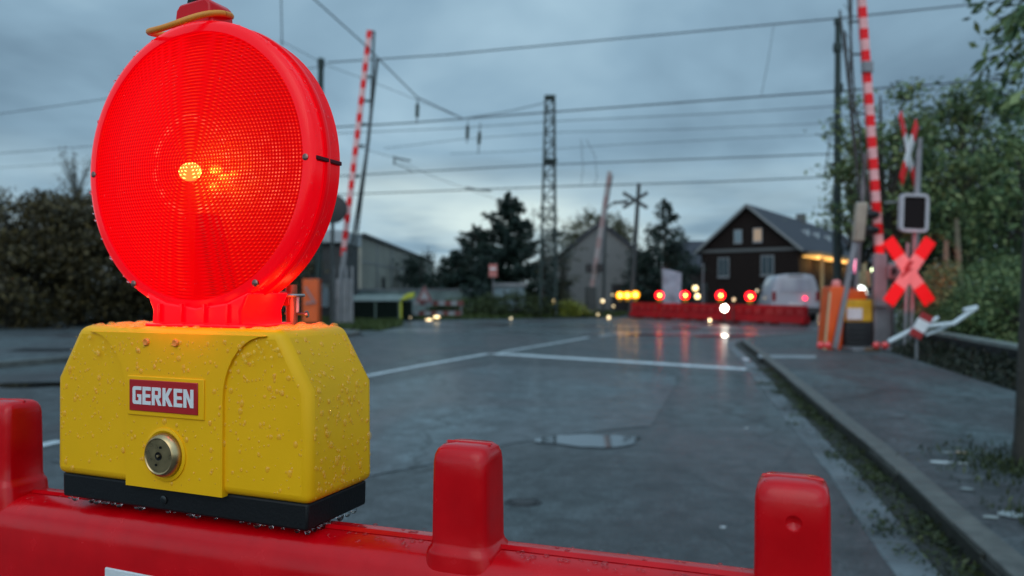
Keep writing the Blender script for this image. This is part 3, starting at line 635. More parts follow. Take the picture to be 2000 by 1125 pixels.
for i in range(260):      # right side
    v = rn.uniform(.006, D_-.005); z = rn.uniform(1.008,1.12); nn = Vector((1,0,0)); u = 0.0
    if z > 1.082: u = -.025*(z-1.082)/.0415; nn = Vector((.0415,0,.025))
    dl.append((fP(u, v, z), L3 @ nn, min(.0026, .0005+rn.expovariate(1/.00055)), .6, rn.uniform(1,1.5)))
dropmesh(dl, 'rain_drops', M_BEAD, lamp); dl = []
for i in range(520):      # top
    u = rn.uniform(-W_+.028,-.026); v = rn.uniform(.004, D_-.004)
    if LU-.05 < u < LU+.05 and .009 < v < .064: continue
    dl.append((fP(u, v, 1.1233), (0,0,1), min(.0046, .0010+rn.expovariate(1/.0011)), .7, 1))
dropmesh(dl, 'rain_drops', M_BEAD, hous); dl = []
for i in range(500):      # drum and rim
    t = rn.uniform(R(-75), R(255)); h = rn.uniform(-.048, .001); rr = .1052 if h < -.006 else .1063
    c = LM @ Vector((rr*math.cos(t), rr*math.sin(t), h)); nn = LM.to_3x3() @ Vector((math.cos(t), math.sin(t), 0))
    dl.append((c, nn, rn.uniform(.0005,.0016), .8, 1))
for i in range(60):      # on the lens
    t = rn.uniform(0, 6.28); q = .098*math.sqrt(rn.random()); h = .0135-.0135*(q/.098)**2.2
    dl.append((LM @ Vector((q*math.cos(t), q*math.sin(t), h)), LM.to_3x3() @ Vector((0,0,1)), rn.uniform(.0004,.0011), .5, 1.1))
dropmesh(dl, 'rain_drops', M_DROP, lens); dl = []
for i in range(34):       # hanging from the black base
    u = rn.uniform(-W_+.01,-.004); dl.append((fP(u, .004, .9862), (0,0,-1), rn.uniform(.0010,.0028), 1.2, 1))
for i in range(10): dl.append((fP(-.005, rn.uniform(.006,.066), .9862), (0,0,-1), rn.uniform(.0012,.0030), 1.3, 1))
dropmesh(dl, 'rain_drops', M_DROP, [o for o in bpy.data.objects if o.name.startswith('base_plate')][0])
for u_, v_, z_, e_ in ((LU-.062,.018,1.137,.030),(LU+.062,.018,1.137,.030),(LU-.062,.055,1.137,.030),(LU+.064,.055,1.137,.030),(LU-.015,-.012,1.134,.010),(LU+.015,-.012,1.134,.010)):
    l = bpy.data.lights.new('neck_glow', 'POINT'); l.energy = e_; l.color = (1,.06,.02); l.shadow_soft_size = .006  # added points beside the neck cast the lamp's red glow on the box
    q = bpy.data.objects.new('neck_glow', l); COL.objects.link(q); q.parent = lamp; q.matrix_basis = wm(lamp).inverted() @ Matrix.Translation(fP(u_,v_,z_))
dl = []
for i in range(420):
    u = rn.uniform(-.6,.45); v = rn.uniform(.006,.044)
    if any(abs(u-q_) < .034 for q_ in (-.545,-.332,.1085,.305)) or (-W_-.003 < u < .003): continue
    dl.append((fP(u, v, rz_(u, .9779)), (0,0,1), rn.uniform(.0007,.0022), .6, 1))
for u_, zt_ in ((.1085,1.0515),(.305,1.0475),(-.332,1.055)):
    for i in range(26): dl.append((fP(u_+rn.uniform(-.014,.014), .022+rn.uniform(-.012,.012), zt_-.0004), (0,0,1), rn.uniform(.0004,.0013), .6, 1))
dropmesh(dl, 'rain_drops', M_DROP, bar)
# added red spots standing in for lamp light returned by cross and gate sheeting
rl = bpy.data.lights.new('sheeting_fill', 'SPOT'); rl.energy = 750; rl.color = (1,.03,.02); rl.spot_size = R(34); rl.spot_blend = .5; rl.shadow_soft_size = .05
ro = bpy.data.objects.new('sheeting_fill', rl); COL.objects.link(ro); src = fP(LU, LV+.075, LZ)
dv = Vector((math.sin(R(19))*math.cos(R(8)), math.cos(R(19))*math.cos(R(8)), math.sin(R(8))))
def narrow(target, cone, e):
    l = bpy.data.lights.new('sheeting_fill', 'SPOT'); l.energy = e; l.color = (1,.04,.03); l.spot_size = cone; l.spot_blend = .35; l.shadow_soft_size = .03
    q = bpy.data.objects.new('sheeting_fill', l); COL.objects.link(q); q.parent = lamp; dq = (Vector(target)-src).normalized()
    q.matrix_basis = wm(lamp).inverted() @ (Matrix.Translation(src) @ dq.to_track_quat('-Z','Y').to_matrix().to_4x4())
narrow(P(1777,530,12.9), R(6.2), 4800)
ro.parent = lamp; ro.matrix_basis = wm(lamp).inverted() @ (Matrix.Translation(src) @ dv.to_track_quat('-Z','Y').to_matrix().to_4x4())
# clamp at the back of the lamp
cp = thing('mounting_clamp', fP(-.05,.10,.98), 'small metal clamp with wire ring and lever behind the right side of the yellow box', 'clamp', rz=YA)
M_ZINC = mat('zinc', (.45,.43,.40), .35, 1, vary=.2, vscale=80)
q = P(568,615,.60); ax = lambda px, py, d=.60: P(px, py, d)
MB().tube([ax(570,1000), ax(570,640), ax(569,556)], .0048, 12).build('pin', mat('zinc_orange', (.45,.12,.06), .35, .6), cp, smooth=True)
pts = [ax(562,577)+Vector((.0125*math.cos(t), .012*math.sin(t), .0)) for t in [2*PI*i/20 for i in range(21)]]
MB().tube(pts, .0014, 6, cap=False).build('wire_ring', M_ZINC, cp, smooth=True)
mb = MB(); mb.beam(ax(548,583), ax(570,583), .010, .012); mb.build('collar', mat('red_collar', (.5,.01,.01), .35), cp, bevel=.0015)
mb = MB(); mb.tube([ax(556,612), ax(598,614)], .0012, 6); mb.tube([ax(597,614), ax(602,613)], .0028, 8); mb.build('lever', M_ZINC, cp, smooth=True)
mb = MB(); mb.tube([ax(581,575), ax(580,610)], .0020, 6); mb.build('spring', M_ZINC, cp, smooth=True)

# ------------------------------------------------------------------ materials for the crossing
M_GREY = mat('grey_metal', (.22,.22,.23), .45, .3, vary=.2, vscale=3)
M_DGREY = mat('dark_metal', (.05,.055,.055), .5, .4, vary=.2)
M_GREEN = mat('mast_green', (.02,.035,.032), .6, .2, vary=.3)
M_WHITE = mat('sign_white', (.75,.72,.72), .45, vary=.1, vscale=6)
M_SRED = mat('sign_red', (.85,.008,.012), .4, spec=.25); M_LITWHITE = mat('boom_white_redlit', (.80,.40,.39), .45, vary=.12, vscale=5)  # white boom sheeting; the lamp's red light is put into its colour
M_ORANGE = mat('orange_paint', (.75,.10,.01), .4, vary=.12, vscale=4)
M_BLACK = mat('black_paint', (.012,.012,.013), .45)
M_YPAINT = mat('yellow_paint', (.65,.38,.02), .45, vary=.2)
M_REFL = mat('red_reflector', (.8,.05,.05), .2, coat=1)
def arm(name_parent, p0, p1, wd, period, first_red=True, m=(M_LITWHITE, M_SRED), nm='boom', shift=0):
    p0 = Vector(p0); p1 = Vector(p1); L = (p1-p0).length; d = (p1-p0)/L; mb = MB(); s = 0; k = 1 if first_red else 0
    h = period/2
    while s < L-.01:
        e = min(s+h, L); mb.beam(p0+d*s, p0+d*e, wd, wd*.7, k, up=(0,1,0)); s = e; k = 1-k
    return mb.build(nm, list(m), name_parent)

# right gate ----------------------------------------------------------------
dR = 13.8
gt = thing('barrier_gate', G(1715,690), 'raised red and white level crossing gate with grey counterweight drive, right of the road', 'crossing gate')
def bx(px0, py0, px1, py1, d, dep, m, name, parent, bev=.01):
    a = P(px0, py1, d); b = P(px1, py0, d); return MB().box((a.x, d-dep/2, max(a.z, -.02)), (b.x, d+dep/2, b.z)).build(name, m, parent, bevel=bev)
bx(1697,575,1736,692,dR,.45,M_GREY,'drive_housing',gt,.02)
MB().beam(P(1718,600,dR-.3), P(1718,496,dR-.15), .22, .12, up=(0,1,0)).build('arm_clamp', M_GREY, gt, bevel=.01)
pa, pb = P(1718,500,dR-.15), P(1673,-130,dR-.15)
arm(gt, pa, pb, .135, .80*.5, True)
MB().beam(P(1684,131,dR-.2), P(1704,131,dR-.2), .2, .1, up=(0,1,0)).build('arm_bracket', M_GREY, gt, bevel=.01)
# folded hanging grille
mb = MB()
rods = [((1654,-60),(1669,200),(1696,392)), ((1640,20),(1657,165),(1672,300)), ((1664,-60),(1660,160),(1675,330)), ((1650,60),(1664,250),(1682,400))]
for r3 in rods: mb.tube([P(x, y, dR-.1+i*.03) for i, (x, y) in enumerate(r3)], .019, 6)
for y, x0, x1 in ((42,1662,1682),(106,1667,1688),(222,1671,1697)): mb.tube([P(x0,y,dR-.12), P(x1,y,dR-.12)], .02, 6)
for i in range(10):
    y = -20+i*28; mb.tube([P(1647+i*1.6,y,dR-.1), P(1660+i*1.2,y+18,dR-.1)], .007, 4)
mb.build('hanging_grille', M_DGREY, gt, smooth=True)
mb = MB(); mb.beam(P(1630,682,dR-.4), P(1684,400,dR-.1), .09, .06, up=(0,1,0)); mb.beam(P(1664,690,dR), P(1690,300,dR), .06, .05, up=(0,1,0)); mb.build('lever_frame', M_GREY, gt, bevel=.005)
MB().prism([(-.13,-.36),(.06,-.36),(.13,.36),(-.06,.36)], -.08, .08, 0, Matrix.Translation(P(1679,434,dR-.2)) @ Matrix.Rotation(PI/2,4,'X')).build('counterweight', mat('beige_paint', (.36,.30,.23), .5, vary=.15), gt, bevel=.03)
for y in (419, 449):
    MB().lathe([(.075,-.12),(.085,0),(.06,.1),(.02,.13)], 14, M=Matrix.Translation(P(1704,y,dR-.2)) @ Matrix.Rotation(PI/2,4,'Y')).build('lamp_hood', M_BLACK, gt, smooth=True)
# orange guard box
og = thing('guard_panel', G(1632,682), 'tall bright orange guard box at the left foot of the grey gate drive', 'guard panel')
a = P(1602,678,dR); b = P(1641,560,dR)
MB().add([(a.x-.03,dR-.3,0.05),(b.x-.12,dR-.3,.05),(b.x,dR-.3,b.z),(a.x+.07,dR-.3,b.z),(a.x-.03,dR+.1,.05),(b.x-.12,dR+.1,.05),(b.x,dR+.1,b.z),(a.x+.07,dR+.1,b.z)], [(0,1,2,3),(4,7,6,5),(0,4,5,1),(1,5,6,2),(2,6,7,3),(3,7,4,0)]).build('front_panel', M_ORANGE, og, bevel=.02)
MB().box((b.x-.02,dR-.1,.05),(b.x+.24,dR+.2,b.z-.02)).build('side_panel', mat('dark_orange', (.42,.05,.01), .45, vary=.15), og, bevel=.02)
MB().beam((a.x-.055,dR-.32,.06),(a.x+.045,dR-.32,b.z-.1), .022, .05, up=(0,1,0)).build('edge_rail', mat('pale_yellow', (.6,.45,.25), .5), og)
MB().lathe([(.08,0),(.09,.05),(.07,.11),(.03,.13)], 16, M=Matrix.Translation((P(1629,560,dR).x,dR-.1,b.z))).build('cap', mat('pink_cap', (.7,.22,.2), .4), og, smooth=True)
# yellow control box with black vents
cb = thing('control_cabinet', G(1668,682), 'yellow topped black control cabinet with white plate between orange box and grey drive', 'cabinet')
bx(1644,628,1692,683,dR-.05,.4,M_BLACK,'lower_body',cb,.02)
mb = MB()
for y in (640,650,660,670): mb.cbox((P(1668,y,dR-.26).x, dR-.26, P(1668,y,dR-.26).z), (.38,.03,.025))
mb.build('vent', M_DGREY, cb)
bx(1641,585,1696,629,dR,.35,M_YPAINT,'upper_body',cb,.03)
bx(1654,602,1684,624,dR-.2,.03,M_WHITE,'plate',cb,.005)
bx(1648,566,1688,586,dR,.25,M_ORANGE,'top_cover',cb,.03)
# threshold plate
tp = thing('foot_plate', G(1665,688), 'low grey steel foot plate under the gate drive with red reflectors at its ends', 'plate')
a = G(1597,684); b = G(1738,697)
MB().box((a.x, dR-.75, .10), (b.x+.05, dR+.45, .15)).build('plate', M_GREY, tp, bevel=.01)
MB().box((a.x+.2, dR-.78, .11), (b.x-.2, dR-.755, .17)).build('front_edge', mat('rust_edge', (.16,.10,.06), .7, vary=.3), tp)
for px in (1603,1617,1712,1729):
    c = P(px, 682 if px < 1650 else 690, dR-.8); MB().lathe([(.06,-.03),(.065,0),(.05,.03),(.01,.04)], 14, M=Matrix.Translation((c.x,dR-.8,.21)) @ Matrix.Rotation(PI/2,4,'X')).build('reflector', M_REFL, tp, smooth=True)

# signal + St Andrew's cross -------------------------------------------------
dS = 13.2
sg = thing('crossing_signal', (P(1776,690,dS).x, dS, .05), 'black signal screen in a pale rounded frame, above the near red cross', 'signal')
MB().tube([(P(1778,690,dS).x,dS,0), P(1787,452,dS), P(1795,290,dS)], .045, 10).build('post', M_GREY, sg, smooth=True)
fr = MB(); c = P(1784,416,dS-.12); hw, hh, t_ = .25, .34, .055
def rrect(hw, hh, r_, n=6):
    out = []
    for (cx, cy, a0) in ((hw-r_,hh-r_,0),(-hw+r_,hh-r_,PI/2),(-hw+r_,-hh+r_,PI),(hw-r_,-hh+r_,1.5*PI)):
        for i in range(n+1):
            t = a0+i/n*PI/2; out.append((cx+r_*math.cos(t), cy+r_*math.sin(t)))
    return out
SM = Matrix.Translation(c) @ Matrix.Rotation(PI/2,4,'X') @ Matrix.Rotation(R(-2),4,'Z')
o1 = rrect(hw,hh,.09); i1 = rrect(hw-t_,hh-t_,.04); n = len(o1)
fr.add([(x,y,.05) for x,y in o1]+[(x,y,.05) for x,y in i1]+[(x,y,-.05) for x,y in o1]+[(x,y,-.05) for x,y in i1],
       [f for i in range(n) for f in ((i,(i+1)%n,(i+1)%n+n,i+n),(i,i+2*n,(i+1)%n+2*n,(i+1)%n),(i+n,(i+1)%n+n,(i+1)%n+3*n,i+3*n),(i+2*n,i+3*n,(i+1)%n+3*n,(i+1)%n+2*n))], 0, SM)
fr.build('frame', mat('pale_frame', (.42,.43,.45), .45, vary=.1), sg)
MB().prism(rrect(hw-.05,hh-.05,.04), -.045, .02, 0, SM).build('screen', mat('signal_black', (.010,.006,.006), .6, spec=.15), sg)
mb = MB(); mb.tube([P(1728,396,dS), P(1755,394,dS)], .02, 6); mb.build('bracket', M_GREY, sg, smooth=True)
def cross(c, hx, hy, wd, dep, parent, rz=0, mats=(M_WHITE, M_SRED), rev=False):
    Mx = Matrix.Translation(c) @ Matrix.Rotation(rz,4,'Z'); out = []
    for s in (1, -1):
        mb = MB(); A = Vector((-hx*s, 0, -hy)); B = Vector((hx*s, 0, hy)); ex = dep*.9*(0 if s > 0 else 1)
        for t0, t1, k in ((0,.27,1),(.27,.73,0),(.73,1,1)):
            p = A.lerp(B, t0); q = A.lerp(B, t1); p.y = q.y = ex
            d = (q-p).normalized(); sd = Vector((d.z,0,-d.x))*wd/2
            vs = [p-sd, q-sd, q+sd, p+sd]; vs = vs+[v+Vector((0,dep,0)) for v in vs]
            mb.add(vs, [(0,1,2,3),(7,6,5,4),(0,4,5,1),(1,5,6,2),(2,6,7,3),(3,7,4,0)], k, Mx)
        out.append(mb.build('blade', list(mats), parent))
    return out
dC = 12.9
ac = thing('railway_cross', (P(1772,690,dC).x, dC, .05), 'large saltire crossbuck, red tipped, glowing pink in the lamp light, below the signal screen', 'crossbuck sign')
M_PWHITE = mat('sheeting_white_redlit', (.80,.25,.24), .45, vary=.1, vscale=5)  # white sheeting with returned red lamp light mixed into its base colour
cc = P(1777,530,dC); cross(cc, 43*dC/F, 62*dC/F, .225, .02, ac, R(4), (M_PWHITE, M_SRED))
MB().tube([(P(1770,690,dC).x,dC+.06,0), (cc.x,dC+.07,cc.z+.5)], .03, 8).build('post', M_GREY, ac, smooth=True)
# lightning arrow on the cross
MB().prism([(-.07,.17),(.02,.20),(-.02,.06),(.05,.08),(-.06,-.16),(-.09,-.10),(-.05,-.02),(-.09,-.01)], -.003, 0, 0, Matrix.Translation(cc+Vector((-.03,-.012,0))) @ Matrix.Rotation(PI/2,4,'X') @ Matrix.Rotation(R(-25),4,'Z')).build('lightning_arrow', mat('arrow_red', (.35,.01,.012), .5), ac)
# turned-away cross above
d2 = 16
nc = thing('railway_cross', (P(1788,680,d2).x, d2, 0), 'dim narrow crossbuck seen nearly edge on, high above the signal screen', 'crossbuck sign')
cc2 = P(1777,296,d2); cross(cc2, .60, 64*d2/F, .24, .02, nc, R(47))
MB().tube([(P(1788,680,d2).x,d2+.1,0), P(1797,270,d2)], .05, 8).build('post', M_GREY, nc, smooth=True)
# small grey bracket lamp left of the cross
sb = thing('small_signal', (P(1742,690,13.5).x,13.5,0), 'small grey square box with black lens between grey drive and large crossbuck', 'signal')
bx(1734,515,1756,545,13.5,.12,M_GREY,'case',sb,.03); bx(1740,523,1751,537,13.43,.04,M_BLACK,'lens',sb,.01)
MB().tube([(P(1745,690,13.5).x,13.5,0), P(1745,545,13.5)], .02, 8).build('post', M_DGREY, sb, smooth=True)
# bent white guard with striped board
gr = thing('bent_guard_rail', G(1760,690), 'white tubular rail bent upward with a small red and white board on it', 'guard rail')
dG = 11.4
mb = MB(); mb.tube([P(1735,668,dG), P(1790,640,dG), P(1822,636,dG), P(1862,632,dG), P(1908,600,dG)], .036, 8)
mb.tube([P(1808,655,dG+.1), P(1845,640,dG+.1), P(1868,630,dG+.1)], .022, 8); mb.tube([P(1882,606,dG), P(1908,600,dG)], .034, 8); mb.tube([P(1812,632,dG),P(1832,620,dG)], .028, 8)
mb.build('rail', mat('white_tube', (.60,.64,.66), .4, vary=.1), gr, smooth=True)
MB().tube([P(1790,640,dG), (P(1790,640,dG).x,dG,0)], .022, 8).build('leg', M_GREY, gr, smooth=True)
BM = Matrix.Translation(P(1799,636,dG-.08)) @ Matrix.Rotation(R(28),4,'Y')
MB().box((-.09,-.02,-.09),(.09,.02,.09),0,BM).box((-.085,-.018,.09),(.10,.018,.20),1,BM).box((-.10,-.018,-.20),(.085,.018,-.09),1,BM).build('board', [M_WHITE, mat('dull_red', (.35,.015,.015), .5)], gr)
# left gate -------------------------------------------------------------------
dL = 25.0
lg = thing('barrier_gate', G(660,636), 'raised red and white level crossing gate beside the lamp, far left side of the tracks', 'crossing gate')
bx(658,545,688,637,dL,.5,M_GREY,'drive_housing',lg,.02)
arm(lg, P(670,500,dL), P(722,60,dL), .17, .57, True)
mb = MB(); mb.beam(P(655,634,dL-.1), P(674,490,dL-.1), .16, .1, up=(0,1,0)); mb.beam(P(650,580,dL), P(690,575,dL), .2, .15, up=(0,1,0)); mb.build('lever_frame', M_GREY, lg, bevel=.01)
mb = MB(); mb.tube([P(731,62,dL), P(722,260,dL), P(694,490,dL)], .04, 6); mb.tube([P(737,115,dL), P(716,300,dL), P(684,500,dL)], .055, 6)
for x, y in ((716,150),(712,197),(706,243),(700,285),(690,345)): mb.tube([P(x-10,y,dL), P(x+12,y,dL)], .045, 6)
mb.tube([P(722,62,dL), P(731,62,dL)], .04, 6)
mb.build('hanging_grille', M_DGREY, lg, smooth=True)
mb = MB()
for px in (651,664,676,687): mb.beam(P(px,637,dL-.3), P(px+1,520,dL-.3), .06, .05, up=(0,1,0))
mb.build('guard_bars', M_GREY, lg)
lo = thing('guard_panel', G(608,636), 'orange guard panel behind the right edge of the round lamp', 'guard panel')
bx(594,545,625,630,dL-1,.4,M_ORANGE,'panel',lo,.02)
mb = MB(); mb.beam(P(596,560,dL-1.25), P(614,590,dL-1.25), .06,.03, up=(0,1,0)); mb.beam(P(596,592,dL-1.25), P(618,590,dL-1.25), .06,.03, up=(0,1,0)); mb.build('brace', mat('pinkish_brace', (.35,.2,.19), .5), lo)
ls = thing('crossing_signal', (P(660,636,24).x,24,0), 'dark round signal board half hidden behind the right edge of the lamp', 'signal')
MB().lathe([(.45,-.05),(.47,0),(.45,.05),(.2,.08)], 24, M=Matrix.Translation(P(651,408,24)) @ Matrix.Rotation(PI/2,4,'X')).build('board', M_BLACK, ls, smooth=True)
MB().tube([(P(648,600,24).x,24,0), P(650,410,24)], .06, 8).build('post', M_DGREY, ls, smooth=True)
hut = thing('relay_hut', (P(640,600,31).x,31,0), 'low dark hut with pale flat roof behind the left crossing gate', 'hut')
bx(585,478,686,625,32.5,3,mat('hut_wall', (.05,.05,.05), .7, vary=.3),'wall',hut); bx(580,455,690,479,32.4,3.4,mat('hut_roof', (.38,.40,.42), .5, vary=.1),'roof',hut,.03)
bx(628,555,642,600,30.95,.06,mat('hut_pane', (.25,.28,.30), .2),'window',hut)
# far gate and dark cross
dF = 35.5
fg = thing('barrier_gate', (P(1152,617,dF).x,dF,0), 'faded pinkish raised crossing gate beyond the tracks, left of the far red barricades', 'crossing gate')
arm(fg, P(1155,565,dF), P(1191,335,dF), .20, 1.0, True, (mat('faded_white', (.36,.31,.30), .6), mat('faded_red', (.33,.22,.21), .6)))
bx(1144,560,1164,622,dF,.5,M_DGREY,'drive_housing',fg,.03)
mb = MB(); mb.tube([P(1196,342,dF), P(1186,400,dF), P(1166,560,dF)], .05, 6); mb.build('hanging_grille', M_GREY, fg, smooth=True)
for px in (1150,1171): bx(px-6,515,px+6,532,dF-.3,.3,M_BLACK,'lamp_hood',fg,.03)
dk = thing('railway_cross', (P(1238,620,34).x,34,0), 'dark crossbuck seen from behind on a tall pole against the sky', 'crossbuck sign')
cross(P(1241,391,34), 24*34/F, 15*34/F, .16, .03, dk, 0, (M_DGREY, M_DGREY))
MB().tube([(P(1232,620,34).x,34.1,0), P(1248,358,34.1)], [.13,.09], 8).build('post', M_DGREY, dk, smooth=True)
sl_ = thing('street_lamp', (P(1185,620,37).x,37,0), 'slim street lamp arm reaching right beside the faded gate', 'street lamp')
MB().tube([(P(1178,620,37).x,37,0), P(1183,410,37), P(1195,398,37), P(1226,392,37)], [.07,.06,.05,.07], 8).build('pole', M_DGREY, sl_, smooth=True)
MB().box((-.35,-.1,-.06),(.35,.1,.05),0,Matrix.Translation(P(1212,395,37))).build('head', M_DGREY, sl_, bevel=.03)

# ------------------------------------------------------------------ masts and overhead line
def mast(px, top, d, wd, label, base_y=None, name='catenary_mast'):
    x = P(px, top, d).x; z = P(px, top, d).z; t = thing(name, (x, d, 0), label, 'mast')
    return t, x, z
t, x, z = mast(1637,38,22.7,.2,'tall dark wooden looking catenary mast just left of the near raised gate')
MB().tube([(x-.02,22.7,0),(x-.03,22.7,3),(x,22.7,z)], [.13,.12,.085], 10).build('pole', M_GREEN, t, smooth=True)
for i in range(6):
    zz = 2.4+i*1.25; MB().lathe([(.12,-.14),(.14,0),(.12,.14)], 10, M=Matrix.Translation((x+.02*(-1)**i,22.7,zz))).build('collar', M_GREEN, t, smooth=True)
MB().lathe([(.12,-.15),(.12,.02),(.08,.05)], 10, M=Matrix.Translation((x,22.7,z))).build('cap', M_GREEN, t, smooth=True)
MB().tube([P(1625,235,22.7),P(1617,300,22.7),P(1610,345,22.7)], .02, 5).build('stay_rod', M_DGREY, t, smooth=True)
t, x, z = mast(627,118,26.7,.2,'dark catenary mast poking up behind the upper right of the round lamp')
MB().tube([(x-.12,26.7,0),(x,26.7,z)], [.13,.10], 10).build('pole', M_GREEN, t, smooth=True)
MB().lathe([(.11,-.25),(.14,0),(.12,.1),(.05,.14)], 10, M=Matrix.Translation((x,26.7,z-.05))).build('cap', M_GREEN, t, smooth=True)
# lattice mast
d = 33; t, x, z = mast(1074,193,d,.4,'tall tapering lattice steel mast standing in the middle distance by the conifers')
mb = MB(); wb, wt = .36, .19; zt = z
def lp(i, j, h): w_ = wb+(wt-wb)*h/zt; return Vector((x-.10*(1-h/zt)+i*w_, d+j*w_, h))
for i in (-1,1):
    for j in (-1,1): mb.beam(lp(i,j,0), lp(i,j,zt), .09, .09)
mb.build('leg_frame', M_GREEN, t)
mb = MB(); nseg = 20
for k in range(nseg):
    h0, h1 = zt*k/nseg, zt*(k+1)/nseg
    for j in (-1,1):
        s = 1 if k % 2 else -1
        mb.beam(lp(-s,j,h0), lp(s,j,h1), .06, .03); mb.beam(lp(-1,j,h1), lp(1,j,h1), .08, .03); mb.beam(lp(j,-s,h0), lp(j,s,h1), .03, .06)
mb.build('lattice', M_GREEN, t)
MB().cbox((x,d,zt+.05), (.48,.48,.14)).build('cap', M_GREEN, t); MB().cbox((x,d,P(1074,314,d).z), (.62,.62,.10)).build('collar', M_GREEN, t)
def railplane(px, py):      # point of the vertical plane that carries the overhead line
    k = (px-1000)/F; dd = (27-.2575*6.7)/(1+.2575*k); return P(px, py, dd)
M_WIRE = mat('wire', (.03,.035,.04), .6)
def wire(pts, r_, label, name='overhead_wire', plane=True, d=None, sag=0):
    q = [railplane(*p) if plane else P(p[0], p[1], p[2]) for p in pts]
    o = MB().tube(q, r_, 5).build(name, M_WIRE, smooth=True)
    tag(o, label, 'wire', 'overhead wires over the tracks'); return o
wire([(640,122),(870,107),(1290,68),(1635,36),(2060,-8)], .024, 'topmost long wire, rising from left mast cap over the whole sky')
wire([(628,250),(800,240),(1090,218),(1510,187),(1640,178),(2060,148)], .026, 'long wire crossing the lattice mast just below its top')
wire([(628,262),(900,250),(1100,236),(1400,222),(1640,207)], .013, 'faint thin wire close beneath the second long wire')
wire([(640,345),(1060,322),(1640,300)], .020, 'wire crossing at mid height of the lattice mast')
wire([(640,381),(1100,364),(1400,355),(1612,346)], .020, 'lowest long wire, passing just above the conifer tip')
wire([(750,290),(900,272),(1100,258),(1330,253),(1630,240)], .010, 'very faint thin wire below the hanging insulators, upper one')
wire([(880,300),(1000,296),(1200,283),(1450,270),(1630,262)], .009, 'very faint thin wire below the hanging insulators, lower one')
wire([(-40,228),(90,210),(200,194),(628,130)], .016, 'wire sloping up on the left, the higher of those left of the lamp')
wire([(-40,303),(170,286),(628,262)], .014, 'middle wire left of the lamp above the bare twigs')
wire([(-40,330),(170,317),(628,300)], .010, 'lowest thin wire left of the lamp touching the bare twigs')
wire([(600,-14,20),(710,85,22),(815,190,25),(905,232,27)], .020, 'thick diagonal wire descending from the top edge to the insulators', plane=False)
wire([(905,232,27),(1000,216,30),(1068,200,33)], .018, 'short wire from the insulators up to the lattice mast top', plane=False)
wire([(545,78,24),(640,128,26),(740,165,27),(905,232,27)], .010, 'faint diagonal wire behind the left gate tip', plane=False)
wire([(700,288,26),(770,308,26),(845,345,27),(1000,400,30)], .009, 'faint wire sloping down toward the conifer', plane=False)
wire([(549,-10,24),(551,90,24)], .02, 'short vertical dark rod end above the lamp rim', name='drop_wire', plane=False)
wire([(1511,50,24),(1500,120,24),(1487,186,24)], .009, 'thin drop wire between the two top wires near the right', name='drop_wire', plane=False)
wire([(1135,272,27),(1139,330,27),(1134,362,27)], .009, 'left thin drop wire right of the lattice mast', name='drop_wire', plane=False)
wire([(1145,272,27),(1162,305,27),(1166,345,27),(1160,362,27)], .009, 'right thin drop wire right of the lattice mast', name='drop_wire', plane=False)
for px, y0, y1, dd, lb in ((815,190,242,25,'dark insulator hanging highest, nearest to the left gate'),(913,236,280,27,'middle hanging insulator under the wire junction'),(937,240,300,27,'lowest hanging insulator, slightly tilted, left of the lattice mast')):
    t = thing('insulator', P(px, y0, dd), lb, 'insulator', 'hanging insulators')
    a = P(px+1, y0, dd); b = P(px-1 if px < 930 else px-3, y1, dd)
    mb = MB(); mb.tube([a, b], .02, 6); mb.build('rod', M_DGREY, t, smooth=True)
    c = a.lerp(b, .5); mb = MB(); d3 = (b-a).normalized()
    mb.tube([c+d3*((i-6)*.035) for i in range(13)], [.05 if i % 2 else .075 for i in range(13)], 10); mb.build('shed_stack', mat('insulator_green', (.03,.05,.035), .3), t, smooth=True)
t = thing('registration_arm', P(770,305,26), 'small dark bracket hanging in the wires right of the left gate', 'bracket')
mb = MB(); mb.tube([P(770,305,26),P(770,322,26)], .03, 6); mb.tube([P(770,308,26),P(802,314,26)], .03, 6); mb.tube([P(770,318,26),P(805,334,26)], .02, 6); mb.build('tube_arm', M_DGREY, t, smooth=True)
t = thing('registration_arm', P(930,370,28), 'small dark arm on the lowest long wire above the conifer', 'bracket')
mb = MB(); mb.tube([P(910,366,28),P(935,371,28),P(960,373,28)], .03, 6); mb.build('tube_arm', M_DGREY, t, smooth=True)

